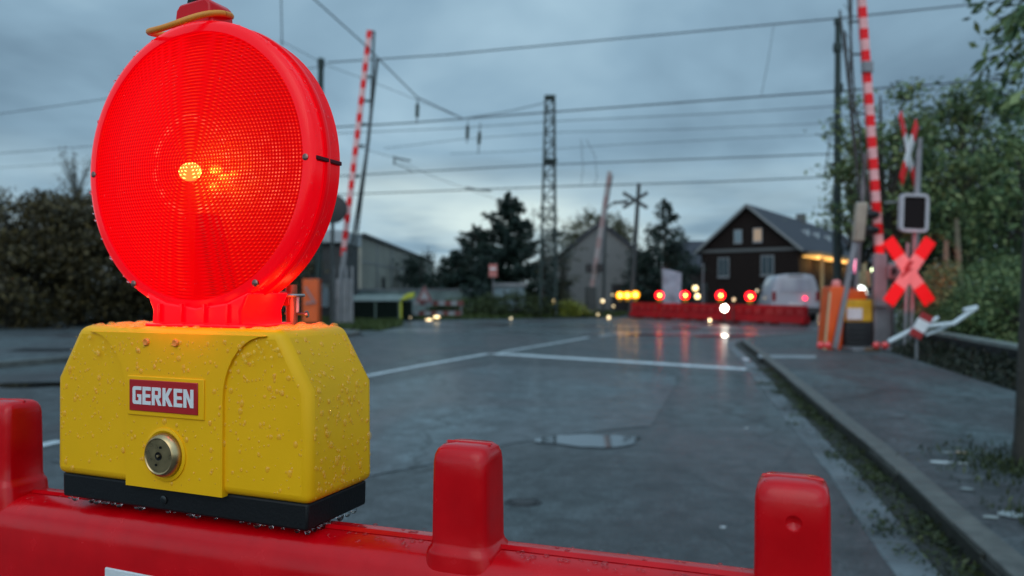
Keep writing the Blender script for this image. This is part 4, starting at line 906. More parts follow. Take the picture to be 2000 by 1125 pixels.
# ------------------------------------------------------------------ buildings
def house(name, corner, yaw, w_, L, eave, apex, label, wallm, roofm, windows=(), over=.3, parts=None):
    """gable end starts at corner and runs along +x local (width), body goes back along +y"""
    t = thing(name, corner, label, 'house', rz=yaw); Mx = wm(t)
    # walls as prism of gable outline
    outl = [(0,0),(w_,0),(w_,eave),(w_/2,apex),(0,eave)]
    MB().prism(outl, 0, L, 0, Mx @ Matrix.Rotation(PI/2,4,'X') @ Matrix.Scale(-1,4,(0,0,1))).build('wall', wallm, t)
    mb = MB(); sl = (apex-eave)/(w_/2)
    for s in (0, 1):
        def q(u, y, dz): return (u if s == 0 else w_-u, y, dz)
        u0 = -over; z0 = eave-over*sl+.04; mb.add([q(u0,-over,z0), q(w_/2,-over,apex+.04), q(w_/2,L+over,apex+.04), q(u0,L+over,z0), q(u0,-over,z0+.18), q(w_/2,-over,apex+.24), q(w_/2,L+over,apex+.24), q(u0,L+over,z0+.18)], [(0,1,2,3),(4,5,6,7),(0,4,5,1),(1,5,6,2),(2,6,7,3),(3,7,4,0)], 0, Mx)
    rf = mb.build('roof', roofm, t)
    for (u, z, ww, hh, gm) in windows:
        f = MB().box((u-ww/2-.08,-.05,z-.08),(u+ww/2+.08,.03,z+hh+.08),0,Mx).build('window', mat('window_frame', (.24,.24,.25), .5), t)
        MB().box((u-ww/2,-.065,z),(u-.03,-.045,z+hh),0,Mx).box((u+.03,-.065,z),(u+ww/2,-.045,z+hh),0,Mx).build('pane', gm, f)
        MB().box((u-ww/2-.12,-.14,z-.16),(u+ww/2+.12,-.052,z-.085),0,Mx).build('sill', MATS['window_frame'], f)
    return t, Mx, rf
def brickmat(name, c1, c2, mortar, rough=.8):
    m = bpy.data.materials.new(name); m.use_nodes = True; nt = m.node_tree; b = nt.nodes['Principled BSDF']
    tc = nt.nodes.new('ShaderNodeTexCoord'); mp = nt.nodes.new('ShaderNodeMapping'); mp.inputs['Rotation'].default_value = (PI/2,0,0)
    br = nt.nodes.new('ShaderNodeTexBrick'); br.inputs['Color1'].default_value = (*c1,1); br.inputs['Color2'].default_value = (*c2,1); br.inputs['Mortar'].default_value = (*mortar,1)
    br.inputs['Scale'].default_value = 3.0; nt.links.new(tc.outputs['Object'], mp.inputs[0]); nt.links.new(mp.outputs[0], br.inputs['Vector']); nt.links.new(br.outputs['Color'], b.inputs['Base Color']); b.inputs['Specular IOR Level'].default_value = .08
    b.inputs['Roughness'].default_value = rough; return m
PANE_D = mat('pane_dark', (.05,.07,.08), .1, spec=1); PANE_L = mat('pane_pale', (.15,.21,.24), .25, spec=1)
PANE_W = mat('pane_warm', (.3,.2,.12), .3, emit=(.62,.42,.28), es=.38)
hc = P(1560,485,60); yaw = -R(35); wl = 8.2
org = Vector((hc.x, 60, 0)) - Vector((math.cos(yaw), math.sin(yaw), 0))*wl
M_TILE = mat('slate_tiles', (.055,.055,.066), .7, spec=.15, bump=.6, bscale=6, vary=.25, vscale=3)
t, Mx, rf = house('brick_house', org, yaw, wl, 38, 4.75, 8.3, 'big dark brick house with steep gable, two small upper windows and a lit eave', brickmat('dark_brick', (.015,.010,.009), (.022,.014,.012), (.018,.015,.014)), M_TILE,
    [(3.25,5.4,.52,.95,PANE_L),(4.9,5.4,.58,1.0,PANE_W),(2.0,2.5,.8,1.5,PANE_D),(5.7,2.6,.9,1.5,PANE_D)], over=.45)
MB().box((-.1,-.06,4.55),(wl+.1,-.002,4.8),0,Mx).build('string_course', mat('course', (.10,.10,.10), .7), t)
MB().box((wl/2-.35,17,7.9),(wl/2+.45,18,9.2),0,Mx).build('chimney', MATS['course'], rf)
for y in (10,14,19,24): MB().box((wl*.72,y,6.15),(wl*.80,y+.6,6.95),0,Mx).build('skylight', mat('skylight', (.35,.38,.40), .3), rf)
for s, u0, u1 in ((0,-.45,wl/2),(1,wl+.45,wl/2)):
    z0 = 4.75-.45*(3.55/(wl/2)); MB().beam(Mx @ Vector((u0,-.50,z0+.12)), Mx @ Vector((u1,-.50,8.44)), .06, .22, up=(0,0,1)).build('barge_board', mat('barge', (.20,.20,.20), .6), t)
# lit eave with columns on the right flank
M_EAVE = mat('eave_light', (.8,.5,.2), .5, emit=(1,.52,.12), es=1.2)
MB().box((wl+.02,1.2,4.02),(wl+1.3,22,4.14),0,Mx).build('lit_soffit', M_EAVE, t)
MB().box((wl+.02,1.0,4.142),(wl+1.5,22.2,4.40),0,Mx).build('fascia', mat('fascia_wood', (.35,.2,.08), .6), t)
for y in (3,8.5,14,20):
    MB().box((wl+1.0,y,0),(wl+1.22,y+.22,4.02),0,Mx).build('column', mat('timber_column', (.45,.30,.14), .6), t)
for y in (4,9,14.5,19):
    pl_ = bpy.data.lights.new('porch_light', 'POINT'); pl_.energy = 60; pl_.color = (1,.6,.22); pl_.shadow_soft_size = .1; po = bpy.data.objects.new('porch_light', pl_); COL.objects.link(po); po.parent = t; po.location = (wl+.7,y,3.5)
# annex with lower roof left of it
t, Mx, rf = house('annex_building', P(1352,600,70)*1.0 * Vector((1,1,0)) if False else Vector((P(1330,600,70).x,70,0)), R(-4), 9, 8, 3.2, 3.3, 'low dark annex with grey roof between conifer and brick house', mat('annex_wall', (.03,.028,.028), .8, vary=.2), M_TILE)
bpy.data.objects.remove(rf); MB().add([(-.5,-.5,3.3),(9.5,-.5,3.3),(9.5,5,6.3),(-.5,5,6.3),(-.5,-.5,3.1),(9.5,-.5,3.1),(9.5,5,6.1),(-.5,5,6.1)], [(0,1,2,3),(4,5,6,7),(0,1,5,4),(1,2,6,5),(2,3,7,6),(3,0,4,7)], 0, Mx).build('roof', M_TILE, t)
# grey rendered house in the middle
M_GW = mat('grey_render', (.155,.15,.145), .8, vary=.12, vscale=.6)
t, Mx, rf = house('rendered_house', Vector((P(1078,600,48).x,48,0)), R(-8), 6.3, 9, 3.0, 5.5, 'pale grey rendered gable house behind the faded gate', M_GW, M_TILE, [], over=.2)
# warehouse on the left
wh = thing('warehouse', Vector((P(706,600,45).x,45,0)), 'long grey windowless warehouse wall receding behind the green container', 'warehouse')
M_WH = mat('corrugated_wall', (.28,.26,.215), .7, vary=.2, vscale=.5, bump=.2, bscale=3)
x = P(706,600,45).x
MB().prism([(x,0),(x,4.55),(x-5,3.5),(x-5,0)], -86, -45, 0, Matrix.Rotation(PI/2,4,'X')).build('wall', M_WH, wh)
MB().prism([(x+.25,4.56),(x+.25,4.72),(x-5.3,3.56),(x-5.3,3.42)], -86.4, -44.7, 0, Matrix.Rotation(PI/2,4,'X')).build('roof', mat('wh_roof', (.07,.075,.08), .6), wh)
for y in (50,56,63,72): MB().box((x+.005,y,0),(x+.05,y+.25,4.5)).build('downpipe', M_GREY, wh)
MB().box((x+.005,52,.6),(x+.04,53.2,2.2)).build('door', M_BLACK, wh)
mb = MB(); mb.box((x+.004,45,2.95),(x+.03,86,3.05)); mb.build('seam', M_GREY, wh)
# long low fence wall beyond the tracks
fw = thing('garden_wall', (P(800,600,36).x,36,0), 'long low pale greenish wall running behind the verge', 'wall')
mb = MB(); pts = [P(690,600,36),P(780,600,36),P(900,600,38),P(985,600,42)]
for i in range(3): 
    a = pts[i]; b = pts[i+1]; a.z = b.z = 0; h = 1.35; mb.beam(a+Vector((0,0,.6)), b+Vector((0,0,.6)), .2, 1.25)
mb.build('panel', mat('pale_fence', (.17,.215,.205), .7, vary=.3, vscale=1.2), fw); mb = MB()
for i in range(3): mb.beam(pts[i]+Vector((0,0,1.26)), pts[i+1]+Vector((0,0,1.26)), .3, .08)
mb.build('coping', M_GREY, fw)
# green container
gc = thing('equipment_container', (P(745,625,30).x,30,0), 'low black green container with pale lid and bright yellow end, on the verge', 'container')
bx(687,588,802,625,30,.9,mat('dark_green', (.004,.008,.006), .8, spec=.1),'body',gc,.02); bx(683,577,800,588,30,1.0,mat('pale_lid', (.24,.31,.31), .4, vary=.1),'lid',gc,.02)
for px in (689,733,779):
    a = P(px,590,29.5); MB().box((a.x-.03,29.5,0),(a.x+.03,29.54,a.z)).build('rib', mat('rib_green', (.08,.12,.10), .5), gc)
a = P(780,586,29.6); MB().add([(a.x,29.4,a.z-.05),(a.x+.6,29.4,a.z+.1),(a.x+.62,29.4,a.z+.32),(a.x+.3,29.4,a.z+.25),(a.x,29.7,a.z-.05),(a.x+.6,29.7,a.z+.1),(a.x+.62,29.7,a.z+.32),(a.x+.3,29.7,a.z+.25)], [(0,1,2,3),(4,7,6,5),(0,4,5,1),(1,5,6,2),(2,6,7,3),(3,7,4,0)]).build('tarp', mat('lime_yellow', (.45,.45,.03), .5, vary=.3), gc, bevel=.03)
bx(781,590,785,622,29.45,.05,MATS['lime_yellow'],'edge_strip',gc)
# utility box and pink sign
ub = thing('utility_box', (P(995,600,37).x,37,0), 'pale blue grey utility box at the end of the low wall under the conifer', 'utility box')
bx(966,560,1026,606,37,.8,mat('blue_grey', (.17,.23,.26), .5, vary=.1),'body',ub,.03); bx(963,553,1029,560,37,.95,M_GREY,'lid',ub,.02)
mb = MB(); 
for px in (985,1006): mb.box((P(px,0,36.59).x-.02,36.585,.15),(P(px,0,36.59).x+.02,36.60,1.3))
mb.build('door_gap', M_DGREY, ub)
ps = thing('information_sign', (P(963,600,36).x,36,0), 'small pinkish red sign board on a thin post in front of the conifer', 'sign')
bx(955,516,971,541,35.9,.03,mat('pink_board', (.55,.17,.15), .5, vary=.1),'board',ps,.005); MB().tube([(P(963,600,36).x,36,0),P(963,520,36)], .03, 8).build('post', M_GREY, ps, smooth=True)
bx(957,523,969,527,35.87,.01,M_WHITE,'stripe',ps,0)
# triangular sign and striped boards
def striped(px0, px1, py, hgt, d, label):
    t = thing('barricade_board', (P((px0+px1)/2,py,d).x,d,0), label, 'barricade', 'striped boards near the verge')
    a = P(px0,py,d); b = P(px1,py,d); n = 8; mb = MB()
    for i in range(n):
        x0 = a.x+(b.x-a.x)*i/n; x1 = a.x+(b.x-a.x)*(i+1)/n; mb.box((x0,d-.02,a.z-hgt/2),(x1,d+.02,a.z+hgt/2), i % 2)
    mb.build('board', [mat('board_white', (.24,.24,.25), .5), mat('board_red', (.15,.03,.028), .5)], t)
    for xx in (a.x+.1, b.x-.1): MB().box((xx-.03,d+.022,0),(xx+.03,d+.08,a.z+hgt/2)).build('leg', M_GREY, t)
    return t
striped(808,905,592,.2,32.5,'upper red and white striped board behind the grey asphalt, right of the container')
striped(806,900,612,.18,31.2,'lower red and white striped board close to the road edge, right of the container')
ts = thing('warning_sign', (P(829,600,32).x,32,0), 'small dim triangular warning sign above the striped boards', 'sign')
c = P(829,574,32); MB().prism([(-.38,-.33),(.38,-.33),(0,.36)], 0, .03, 0, Matrix.Translation(c) @ Matrix.Rotation(PI/2,4,'X')).build('border', mat('dim_red', (.22,.08,.08), .5), ts, bevel=.01)
MB().prism([(-.20,-.23),(.20,-.23),(0,.15)], .031, .04, 0, Matrix.Translation(c) @ Matrix.Rotation(PI/2,4,'X')).build('face', mat('dim_white', (.32,.30,.31), .5), ts)
MB().tube([(c.x,32.05,0), (c.x,32.05,c.z)], .03, 6).build('post', M_GREY, ts, smooth=True)
bs = thing('dark_sign', (P(1225,600,46).x,46,0), 'small dark shed behind the yellow lights beside the grey house', 'shed')
bx(1055,552,1110,612,44,2,mat('shed_dark', (.045,.045,.045), .8, vary=.2),'wall',bs); bx(1050,547,1115,552,44,2.3,M_DGREY,'roof',bs)
# dark hedge wall behind barricades
for x0, x1, lb in ((1195,1262,'dark low wall right of the grey house'),(1262,1380,'dark garden wall below the droopy conifer')):
    t = thing('garden_wall', (P((x0+x1)/2,600,45).x,45,0), lb, 'wall'); bx(x0,558,x1-1,610,45,.4,mat('dark_wall', (.03,.026,.028), .8, vary=.3),'panel',t); bx(x0-1,554,x1,558,45,.5,M_DGREY,'coping',t,0)

# ------------------------------------------------------------------ far barricades, lamps, van
A = Vector((5.3,32.6,0)); B = Vector((9.95,24.9,0)); U = (B-A).normalized(); Ln = (B-A).length
M_BR = mat('barrier_red', (.30,.001,.005), .5, vary=.15, vscale=3, spec=.2); M_BO = mat('barrier_orange', (.50,.07,.015), .4)
def barricade(a, b, m, label):
    t = thing('road_barricade', (a+b)/2, label, 'barricade', 'red barricades closing the far road'); dirn = (b-a).normalized(); nn = Vector((-dirn.y, dirn.x, 0)); l = (b-a).length
    Mx = Matrix.Translation(a) @ Matrix.Rotation(math.atan2(dirn.y, dirn.x), 4, 'Z')
    pr = [(-.20,.06),(.20,.06),(.18,.20),(.08,.34),(.07,.62),(.05,.68),(-.05,.68),(-.07,.62),(-.08,.34),(-.18,.20)]
    MB().add([(.01,y,z) for y,z in pr]+[(l-.01,y,z) for y,z in pr], [list(range(10)),list(range(10,20))[::-1]]+[(i,(i+1)%10,(i+1)%10+10,i+10) for i in range(10)], 0, Mx).build('body', m, t, bevel=.015)
    mb = MB()
    for i in range(4): mb.box((.2+i*l/4.3,-.115,.36),(.2+i*l/4.3+.28,-.078,.58),0,Mx)
    mb.build('recess', mat('recess_red', (.36,.012,.016), .5), t)
    for x_ in (.2, l-.4): MB().box((x_,-.25,0),(x_+.25,.25,.07),0,Mx).build('foot', mat('foot_rubber', (.05,.05,.05), .7), t)
    return t
N_ = 5; labs = ['far barricade at the left end of the row, duller and under the yellow lamps','far red barricade second from the left, under the leftmost red beacon','middle far red barricade, between the second and third red beacons','far red barricade right of the white glare, under the rightmost red beacon','darkest far red barricade in front of the white van']
for i in range(N_):
    barricade(A+U*Ln*i/N_, A+U*Ln*(i+1)/N_, M_BO if i == -1 else M_BR, labs[i])
def beacon(px, py, d, col, st, label, zb=None):
    c = P(px, py, d); t = thing('warning_beacon', (c.x, d, c.z-.28), label, 'warning beacon', 'lit beacons on the far barricades')
    MB().cbox((c.x,d,c.z-.19), (.16,.10,.14)).build('battery_box', mat('beacon_yellow', (.5,.3,.02), .5), t, bevel=.01)
    MB().lathe([(.14,-.04),(.165,-.02),(.165,.02),(.14,.04),(.02,.05)], 20, M=Matrix.Translation(c) @ Matrix.Rotation(PI/2,4,'X')).build('lens', mat('beacon_'+col, (.5,.01,.01) if col == 'red' else (.6,.3,.02), .3, emit=(1,.002,.008) if col == 'red' else (1,.36,.01), es=st), t, smooth=True)
    MB().lathe([(.042,0),(.04,.025),(.02,.035)], 14, M=Matrix.Translation(c+Vector((0,-.06,0))) @ Matrix.Rotation(PI/2,4,'X')).build('bulb', mat('beacon_core_'+col, (1,.5,.1), .3, emit=(1,.5,.06) if col == 'red' else (1,.75,.15), es=26 if col == 'red' else 12), t, smooth=True)
for px, py, dd, lb in ((1288,577,30.6,'leftmost red beacon on the far barricades'),(1338,577,29.4,'red beacon second from left, beside the stacked yellow lights'),(1407,577,27.6,'red beacon directly above the white glare'),(1465,579,26.3,'rightmost red beacon on the far barricades, beside the van')):
    beacon(px, py, dd, 'red', 8, lb)
for px, py, dd, lb in ((1211,577,33.2,'dimmest yellow beacon at the far left of the row'),(1225,577,32.6,'middle one of the yellow beacons'),(1241,576,31.8,'rightmost and brightest yellow beacon')):
    beacon(px, py, dd, 'amber', 4, lb)
def lampthing(name, px, py, d, r_, col, st, label, cat='lamp', base='ground', sh=(1,1)):
    c = P(px, py, d); t = thing(name, (c.x, d, 0), label, cat)
    MB().lathe([(r_*.5,-.06),(r_,-.02),(r_,.02)], 16, M=Matrix.Translation(c) @ Matrix.Rotation(PI/2,4,'X') @ Matrix.Diagonal((sh[0],sh[1],1,1))).build('housing', M_DGREY, t, smooth=True)
    MB().lathe([(r_*.92,.02),(r_*.8,.05),(r_*.2,.065)], 16, M=Matrix.Translation(c) @ Matrix.Rotation(PI/2,4,'X') @ Matrix.Diagonal((sh[0],sh[1],1,1))).build('lens', mat('glow_%s' % label[:18], (1,1,1), .3, emit=col, es=st), t, smooth=True)
    if c.z > .12: MB().tube([(c.x,d+.08,0),(c.x,d+.08,c.z)], .025, 6).build('post', M_DGREY, t, smooth=True)
    return t
lampthing('work_lamp', 1415,602,26.6,.13,(1,.95,.8),22,'dazzling white round lamp standing before the far red barricades')
lampthing('floor_light', 1386,625,29.9-1.5,.05,(1,.8,.4),6,'small yellowish light on the wet road left of the white glare')
YG = (1,.70,.24)
for px, py, d, r_, st, lb in ((1358,563,41,.16,3,'upper of the stacked yellow lights behind the barricades'),(1362,579,40.5,.16,3,'lower of the stacked yellow lights behind the barricades'),
    (1177,588,33,.09,1.6,'oval warm light right of the faded gate'),(1168,614,32,.05,1.6,'small warm ring light near the road edge, left of the low pair'),(1189,620,31.5,.08,2,'bright warm light lying on the road edge below the yellow beacons'),
    (1081,588,38,.09,2.6,'narrow yellow light in the bushes left of the grey house'),(1196,576,40,.05,1.6,'tiny pale light left of the yellow beacons'),(1198,598,34,.05,1.6,'tiny pale light below the dimmest beacon'),
    (998,622,29.4,.05,1.2,'tiny orange light at the edge of the verge in mid road'),(1265,497,52,.10,1.2,'upper dim amber window light in the dark trees'),(1264,520,52,.15,1.6,'lower amber light in the dark trees'),
    (1852,487,30,.045,5,'tiny yellow street light glinting among the right trees'),(1704,527,17,.05,5,'lime white light beside the grey gate arm'),(1155,577,36,.04,1.4,'pinprick light on the faded gate housing'),
    (1478,568,27.5,.05,1.0,'small pale lamp next to the rightmost red beacon'),(1433,585,27.2,.06,1.4,'small dim white lamp right above the white glare')):
    lampthing('glow_lamp', px, py, d, r_, YG if 'lime' not in lb else (.85,1,.55), st, lb)
for px, py, lb in ((838,625,'left of the warm kerb lights beside the container'),(853,619,'right and brightest of the warm kerb lights beside the container'),(797,620,'dim yellow kerb light at the foot of the container')):
    lampthing('kerb_light', px, py, 29.8, .07, (1,.68,.26), 3 if px > 800 else .9, lb, sh=(2.0,.8))
t = lampthing('bulkhead_lamp', 1679,573,14.6,.14,(.95,1,.88),3.2,'bright white heart shaped lamp above the yellow control cabinet', sh=(1.1,1.25))
lampthing('tail_light', 1672,521,16,.10,(1,.06,.22),1.6,'pink glowing light beside the lime light', sh=(.7,1.9)); lampthing('tail_light', 1662,524,16.2,.10,(.02,.06,.35),.8,'dim blue light left of the pink light', sh=(.9,1.4))
for px, py in ((1690,545),):
    t = thing('gate_lantern', (P(px,py,15).x,15,0), 'cluster of pale brass rods above the white lamp', 'lantern'); mb = MB()
    for k, (x0, y0, x1, y1) in enumerate(((1678,530,1680,565),(1688,515,1688,562),(1695,528,1697,560),(1683,540,1685,565))): mb.tube([P(x0,y0,15),P(x1,y1,15)], .05, 8)
    mb.tube([P(1688,560,15), (P(1688,0,15).x,15,0)], .04, 8); mb.build('rods', mat('pale_brass', (.38,.33,.18), .4, .3, vary=.3), t, smooth=True)
# banner
bn = thing('banner_sign', (P(1312,600,34).x,34,0), 'tall tilted white and lilac banner behind the leftmost red beacon', 'banner')
a = [P(1294,524,34),P(1331,533,33.6),P(1329,600,33.6),P(1296,600,34)]
MB().add([*a]+[v+Vector((0,.03,0)) for v in a], [(0,1,2,3),(7,6,5,4),(0,4,5,1),(1,5,6,2),(2,6,7,3),(3,7,4,0)]).build('cloth', mat('banner_cloth', (.34,.35,.42), .5, vary=.4, vscale=1.6), bn)
MB().tube([P(1294,520,34)+Vector((-.02,0,0)), (a[3].x-.02,34,0)], .03, 6).build('pole', M_GREY, bn, smooth=True)
fp = thing('flag_pole', (P(1373,600,33).x,33,0), 'thin pale pole standing right of the stacked yellow lights', 'pole'); MB().tube([(P(1373,600,33).x,33,0),P(1373,520,33)], .03, 8).lathe([(.06,-.03),(.06,.03),(.02,.06)], 8, M=Matrix.Translation(P(1373,518,33))).build('pole', M_GREY, fp, smooth=True)
# van
vn = thing('delivery_van', (P(1535,628,28.8).x+.38,28.8,0), 'white delivery van seen from behind, parked beyond the red barricades', 'van', rz=R(-10))
Mx = wm(vn)
sec = [(-.86,.30),(-.90,.75),(-.88,1.05),(-.76,1.55),(-.66,1.78),(-.40,1.84),(.40,1.84),(.66,1.78),(.76,1.55),(.88,1.05),(.90,.75),(.86,.30)]
mb = MB(); st = [(0,.98,1.0),(.06,1,1.0),(2.4,1,1.0),(3.0,.97,.97),(3.5,.92,.66),(4.3,.86,.55),(4.4,.8,.5)]; vs = []; fs = []; n = len(sec)
for (y, sx, sz) in st: vs += [(x*sx, y, .30+(z-.30)*sz) for x, z in sec]
for k in range(len(st)-1): fs += [(k*n+i, k*n+(i+1)%n, (k+1)*n+(i+1)%n, (k+1)*n+i) for i in range(n)]
fs += [list(range(n)), list(range((len(st)-1)*n, len(st)*n))[::-1]]
mb.add(vs, fs, 0, Mx).build('body', mat('van_white', (.52,.54,.60), .3, coat=.5), vn, bevel=.03, smooth=True)
MB().prism([(-.60,1.15),(.60,1.15),(.52,1.62),(-.52,1.62)], 0, .02, 0, Mx @ Matrix.Translation((0,-.012,0)) @ Matrix.Rotation(PI/2,4,'X') ).build('rear_window', mat('van_glass', (.42,.44,.52), .12, spec=1), vn)
MB().box((-.26,-.03,1.765),(.26,.05,1.80),0,Mx).build('brake_light', mat('brake_dark', (.05,.02,.02), .4), vn, bevel=.01)
MB().box((-.90,-.08,.32),(.90,.02,.55),0,Mx).build('bumper', mat('bumper', (.06,.06,.065), .5), vn, bevel=.03)
MB().box((-.26,-.095,.62),(.26,-.03,.74),0,Mx).build('number_plate', M_WHITE, vn)
for s in (-1,1):
    MB().box((min(s*.74,s*.88),-.035,.80),(max(s*.74,s*.88),.04,1.16),0,Mx).build('tail_lamp', mat('van_tail', (.25,.01,.02), .25), vn, bevel=.01)
    w2 = MB().lathe([(.20,-.1),(.32,-.09),(.33,0),(.32,.09),(.20,.1)], 20, M=Mx @ Matrix.Translation((s*.80,.8,.33)) @ Matrix.Rotation(PI/2,4,'Y')).build('wheel', mat('tyre', (.02,.02,.02), .7), vn, smooth=True)
    MB().lathe([(.19,-.11),(.19,.11),(.03,.115)], 14, M=Mx @ Matrix.Translation((s*.80,.8,.33)) @ Matrix.Rotation(PI/2,4,'Y')).build('rim', M_GREY, w2)
    MB().box((s*.86-.03 if s > 0 else -.89,2.5,1.1),(s*.86+.03 if s > 0 else -.83,3.0,1.45),0,Mx).build('side_window', PANE_D, vn)
    MB().lathe([(.12,-.08),(.13,0),(.08,.06)], 10, M=Mx @ Matrix.Translation((s*1.0,2.9,1.12)) @ Matrix.Rotation(PI/2,4,'X')).build('mirror', M_BLACK, vn, smooth=True)
MB().lathe([(.06,0),(.055,.03),(.02,.04)], 12, M=Mx @ Matrix.Translation((.33,-.09,.90)) @ Matrix.Rotation(PI/2,4,'X')).build('fog_lamp', mat('fog_red', (.6,0,0), .3, emit=(1,.01,.06), es=7), vn, smooth=True)

# ------------------------------------------------------------------ vegetation
conifer((P(994,560,41).x,41,0), 6.9, 2.9, 'tall dark conifer with a pointed tip left of the lattice mast', 3, whorls=32, z0=.05, dens=2.8, size=.24, pw=.75)
conifer((P(925,560,43).x,43,0), 5.2, 2.5, 'shorter ragged dark conifer on the left flank of the tall one', 5, whorls=22, z0=.05, dens=2.3, size=.24, pw=.7)
conifer((P(893,560,40).x,40,0), 3.5, 2.2, 'low spreading dark conifer at the left foot of the conifer group', 6, whorls=16, z0=.05, dens=2.2, size=.22, pw=.6)
conifer((P(1298,560,42).x,42,0), 6.6, 2.0, 'loose droopy conifer left of the brick house', 9, whorls=24, z0=.1, dens=.9, size=.24, pw=.55)
tree('garden_tree', (P(1296,560,43).x,43.4,0), 4.2, 1, [(0,0,.3,4.0,2.2,1.5,60,120,.32)], 'dark rounded tree at the foot of the droopy conifer', leaf=M_DKLEAF, size=.2, seed=31)
tree('garden_tree', (P(1168,560,56).x,56,0), 7.3, 2, [(0,0,3.2,7.4,2.9,2,70,110,.35)], 'olive autumn tree rising behind the grey rendered house', leaf=M_OLLEAF, size=.2, seed=11)
tree('thin_tree', (P(1062,560,36).x,36.5,0), 5.6, 2, [(.1,0,1.2,5.3,1.0,.8,40,34,.28)], 'thin sparse tree wrapped round the lower lattice mast', leaf=M_DKLEAF, size=.15, seed=12, tr=.08, limbs=28)
tree('thin_tree', (P(1100,560,38).x,38,0), 4.2, 1.2, [(0,0,.8,4.2,.9,.8,30,34,.26)], 'sparse grey green tree against the left wall of the grey house', leaf=M_OLLEAF, size=.14, seed=13, tr=.08, limbs=24)
tree('background_bush', (P(826,560,58).x,58,0), 4.3, 1, [(0,0,.2,4.3,1.6,1.6,40,90,.4)], 'dark bush at the far end of the warehouse', leaf=M_DKLEAF, size=.24, seed=14)
tree('background_bush', (P(872,560,62).x,62,0), 2.6, .5, [(0,0,.1,2.4,3.2,1.6,50,90,.4)], 'low dark bush line left of the conifer group', leaf=M_DKLEAF, size=.24, seed=15)
tree('background_bush', (P(1225,560,50).x,50,0), 3.4, .8, [(0,0,.1,3.6,1.6,1.2,40,90,.35)], 'dark shrub right of the grey rendered house', leaf=M_DKLEAF, size=.2, seed=16)
# left big hedge trees
hl = 'overgrown brown hedge tree'
for i, (px, d, h, rx, lb) in enumerate(((150,24,4.6,3.2,'tall brown overgrown hedge tree partly behind the lamp'),(20,22,3.9,3.2,'brown rounded hedge tree at the left edge of the photo'),(255,26,4.9,2.8,'dark hedge tree directly behind the left of the lamp'),(350,27,4.4,2.8,'hedge tree hidden mostly behind the lamp disc'),(480,28,4.0,2.8,'hedge tree hidden behind the right of the lamp disc'))):
    tree('hedge_tree', (P(px,600,d).x,d,0), h, 1.2, [(0,0,.0,h*.75,rx,1.8,80,150,.34),(0,.2,h*.45,h,rx*.8,1.5,60,150,.27)], lb, leaf=M_BRLEAF, size=.15, seed=40+i, tr=.15, limbs=30)
mb = MB(); r = random.Random(3); tb = thing('bare_sapling', (P(152,600,27.5).x,27.5,0), 'bare twiggy sapling poking above the brown hedge', 'sapling'); pts = []
for i in range(26):
    px = 150+r.uniform(-8,8); x0 = P(px,380,27.5); tipp = P(150+r.uniform(-42,36), r.uniform(285,350), 27.5+r.uniform(-.5,.5)); mb.tube([Vector((P(152,0,27.5).x+r.uniform(-.3,.3),27.5,.0)), x0, tipp], [.03,.014,.005], 4)
    for k in range(14): q = x0.lerp(tipp, r.uniform(.3,1.05)); pts.append((q.x+r.gauss(0,.06), q.y+r.gauss(0,.06), q.z+r.gauss(0,.06)))
mb.build('twigs', M_BARK, tb); leaf_mesh('leaves', np.array(pts), .09, M_BRLEAF, tb)
# right trees
for i, (px, d, h, crown, lb, lf, sz) in enumerate((
    (1730,20,7.2,[(0,0,2.0,7.0,1.5,1.2,46,95,.26)],'green tree rising directly behind the big crossbuck and gate arm',M_GRLEAF,.15),
    (1880,21,7.6,[(0,0,1.6,7.2,2.3,1.6,100,100,.30)],'broad green tree right of the signal screen',M_GRLEAF,.16),
    (2010,18,7.4,[(0,0,1.2,5.5,2.2,1.8,70,100,.32)],'dense dark green tree at the right edge of the photo',M_GRLEAF,.15),
    (1680,24,5.6,[(0,0,2.2,6.0,1.2,1.0,30,60,.22)],'thin tree between the dark mast and the gate arm',M_GRLEAF,.13),
    (1800,25,6.6,[(0,0,1.0,6.4,2.6,1.5,85,100,.34)],'dark tree filling the gap behind the narrow crossbuck',M_DKLEAF,.2),
    (1960,27,6.4,[(0,0,.5,6.4,3.4,1.5,60,80,.4)],'dark backing tree behind the right hand trees',M_DKLEAF,.22))):
    tree('roadside_tree', (P(px,600,d).x,d,0), h, 2.4, crown, lb, leaf=lf, size=sz, seed=60+i, limbs=30, tr=.16)
for i, (px, d, h, rx, n, lb) in enumerate(((1910,13.6,1.55,1.4,60,'rounded green shrub behind the low wall by the bent rail'),(2010,12.6,1.4,1.2,60,'green shrub at the right edge behind the low wall'),(1825,15.0,1.2,1.0,40,'dark shrub between the crossbuck post and bent rail'),(1955,14.5,1.8,1.7,60,'taller shrub in the second row at the right'))):
    tree('shrub', (P(px,600,d).x,d,.1), h, .3, [(0,0,.0,h,rx,.9,n,150,.16)], lb, cat='shrub', leaf=M_GRLEAF, size=.07, seed=80+i, tr=.05)
# trunks
for px0, px1, y0, lb in ((1846,1848,470,'slim pale tree trunk under the right trees'),(1880,1868,428,'thin grey leaning trunk right of the slim pale one')):
    t = thing('tree_trunk', (P(px0,600,17).x,17,0), lb, 'trunk'); MB().tube([(P(px0,600,17).x,17,0),P((px0+px1)/2,540,17),P(px1,y0,17)], [.09,.075,.05], 8).build('trunk', mat('pale_bark', (.16,.14,.09), .8, vary=.3), t, smooth=True)
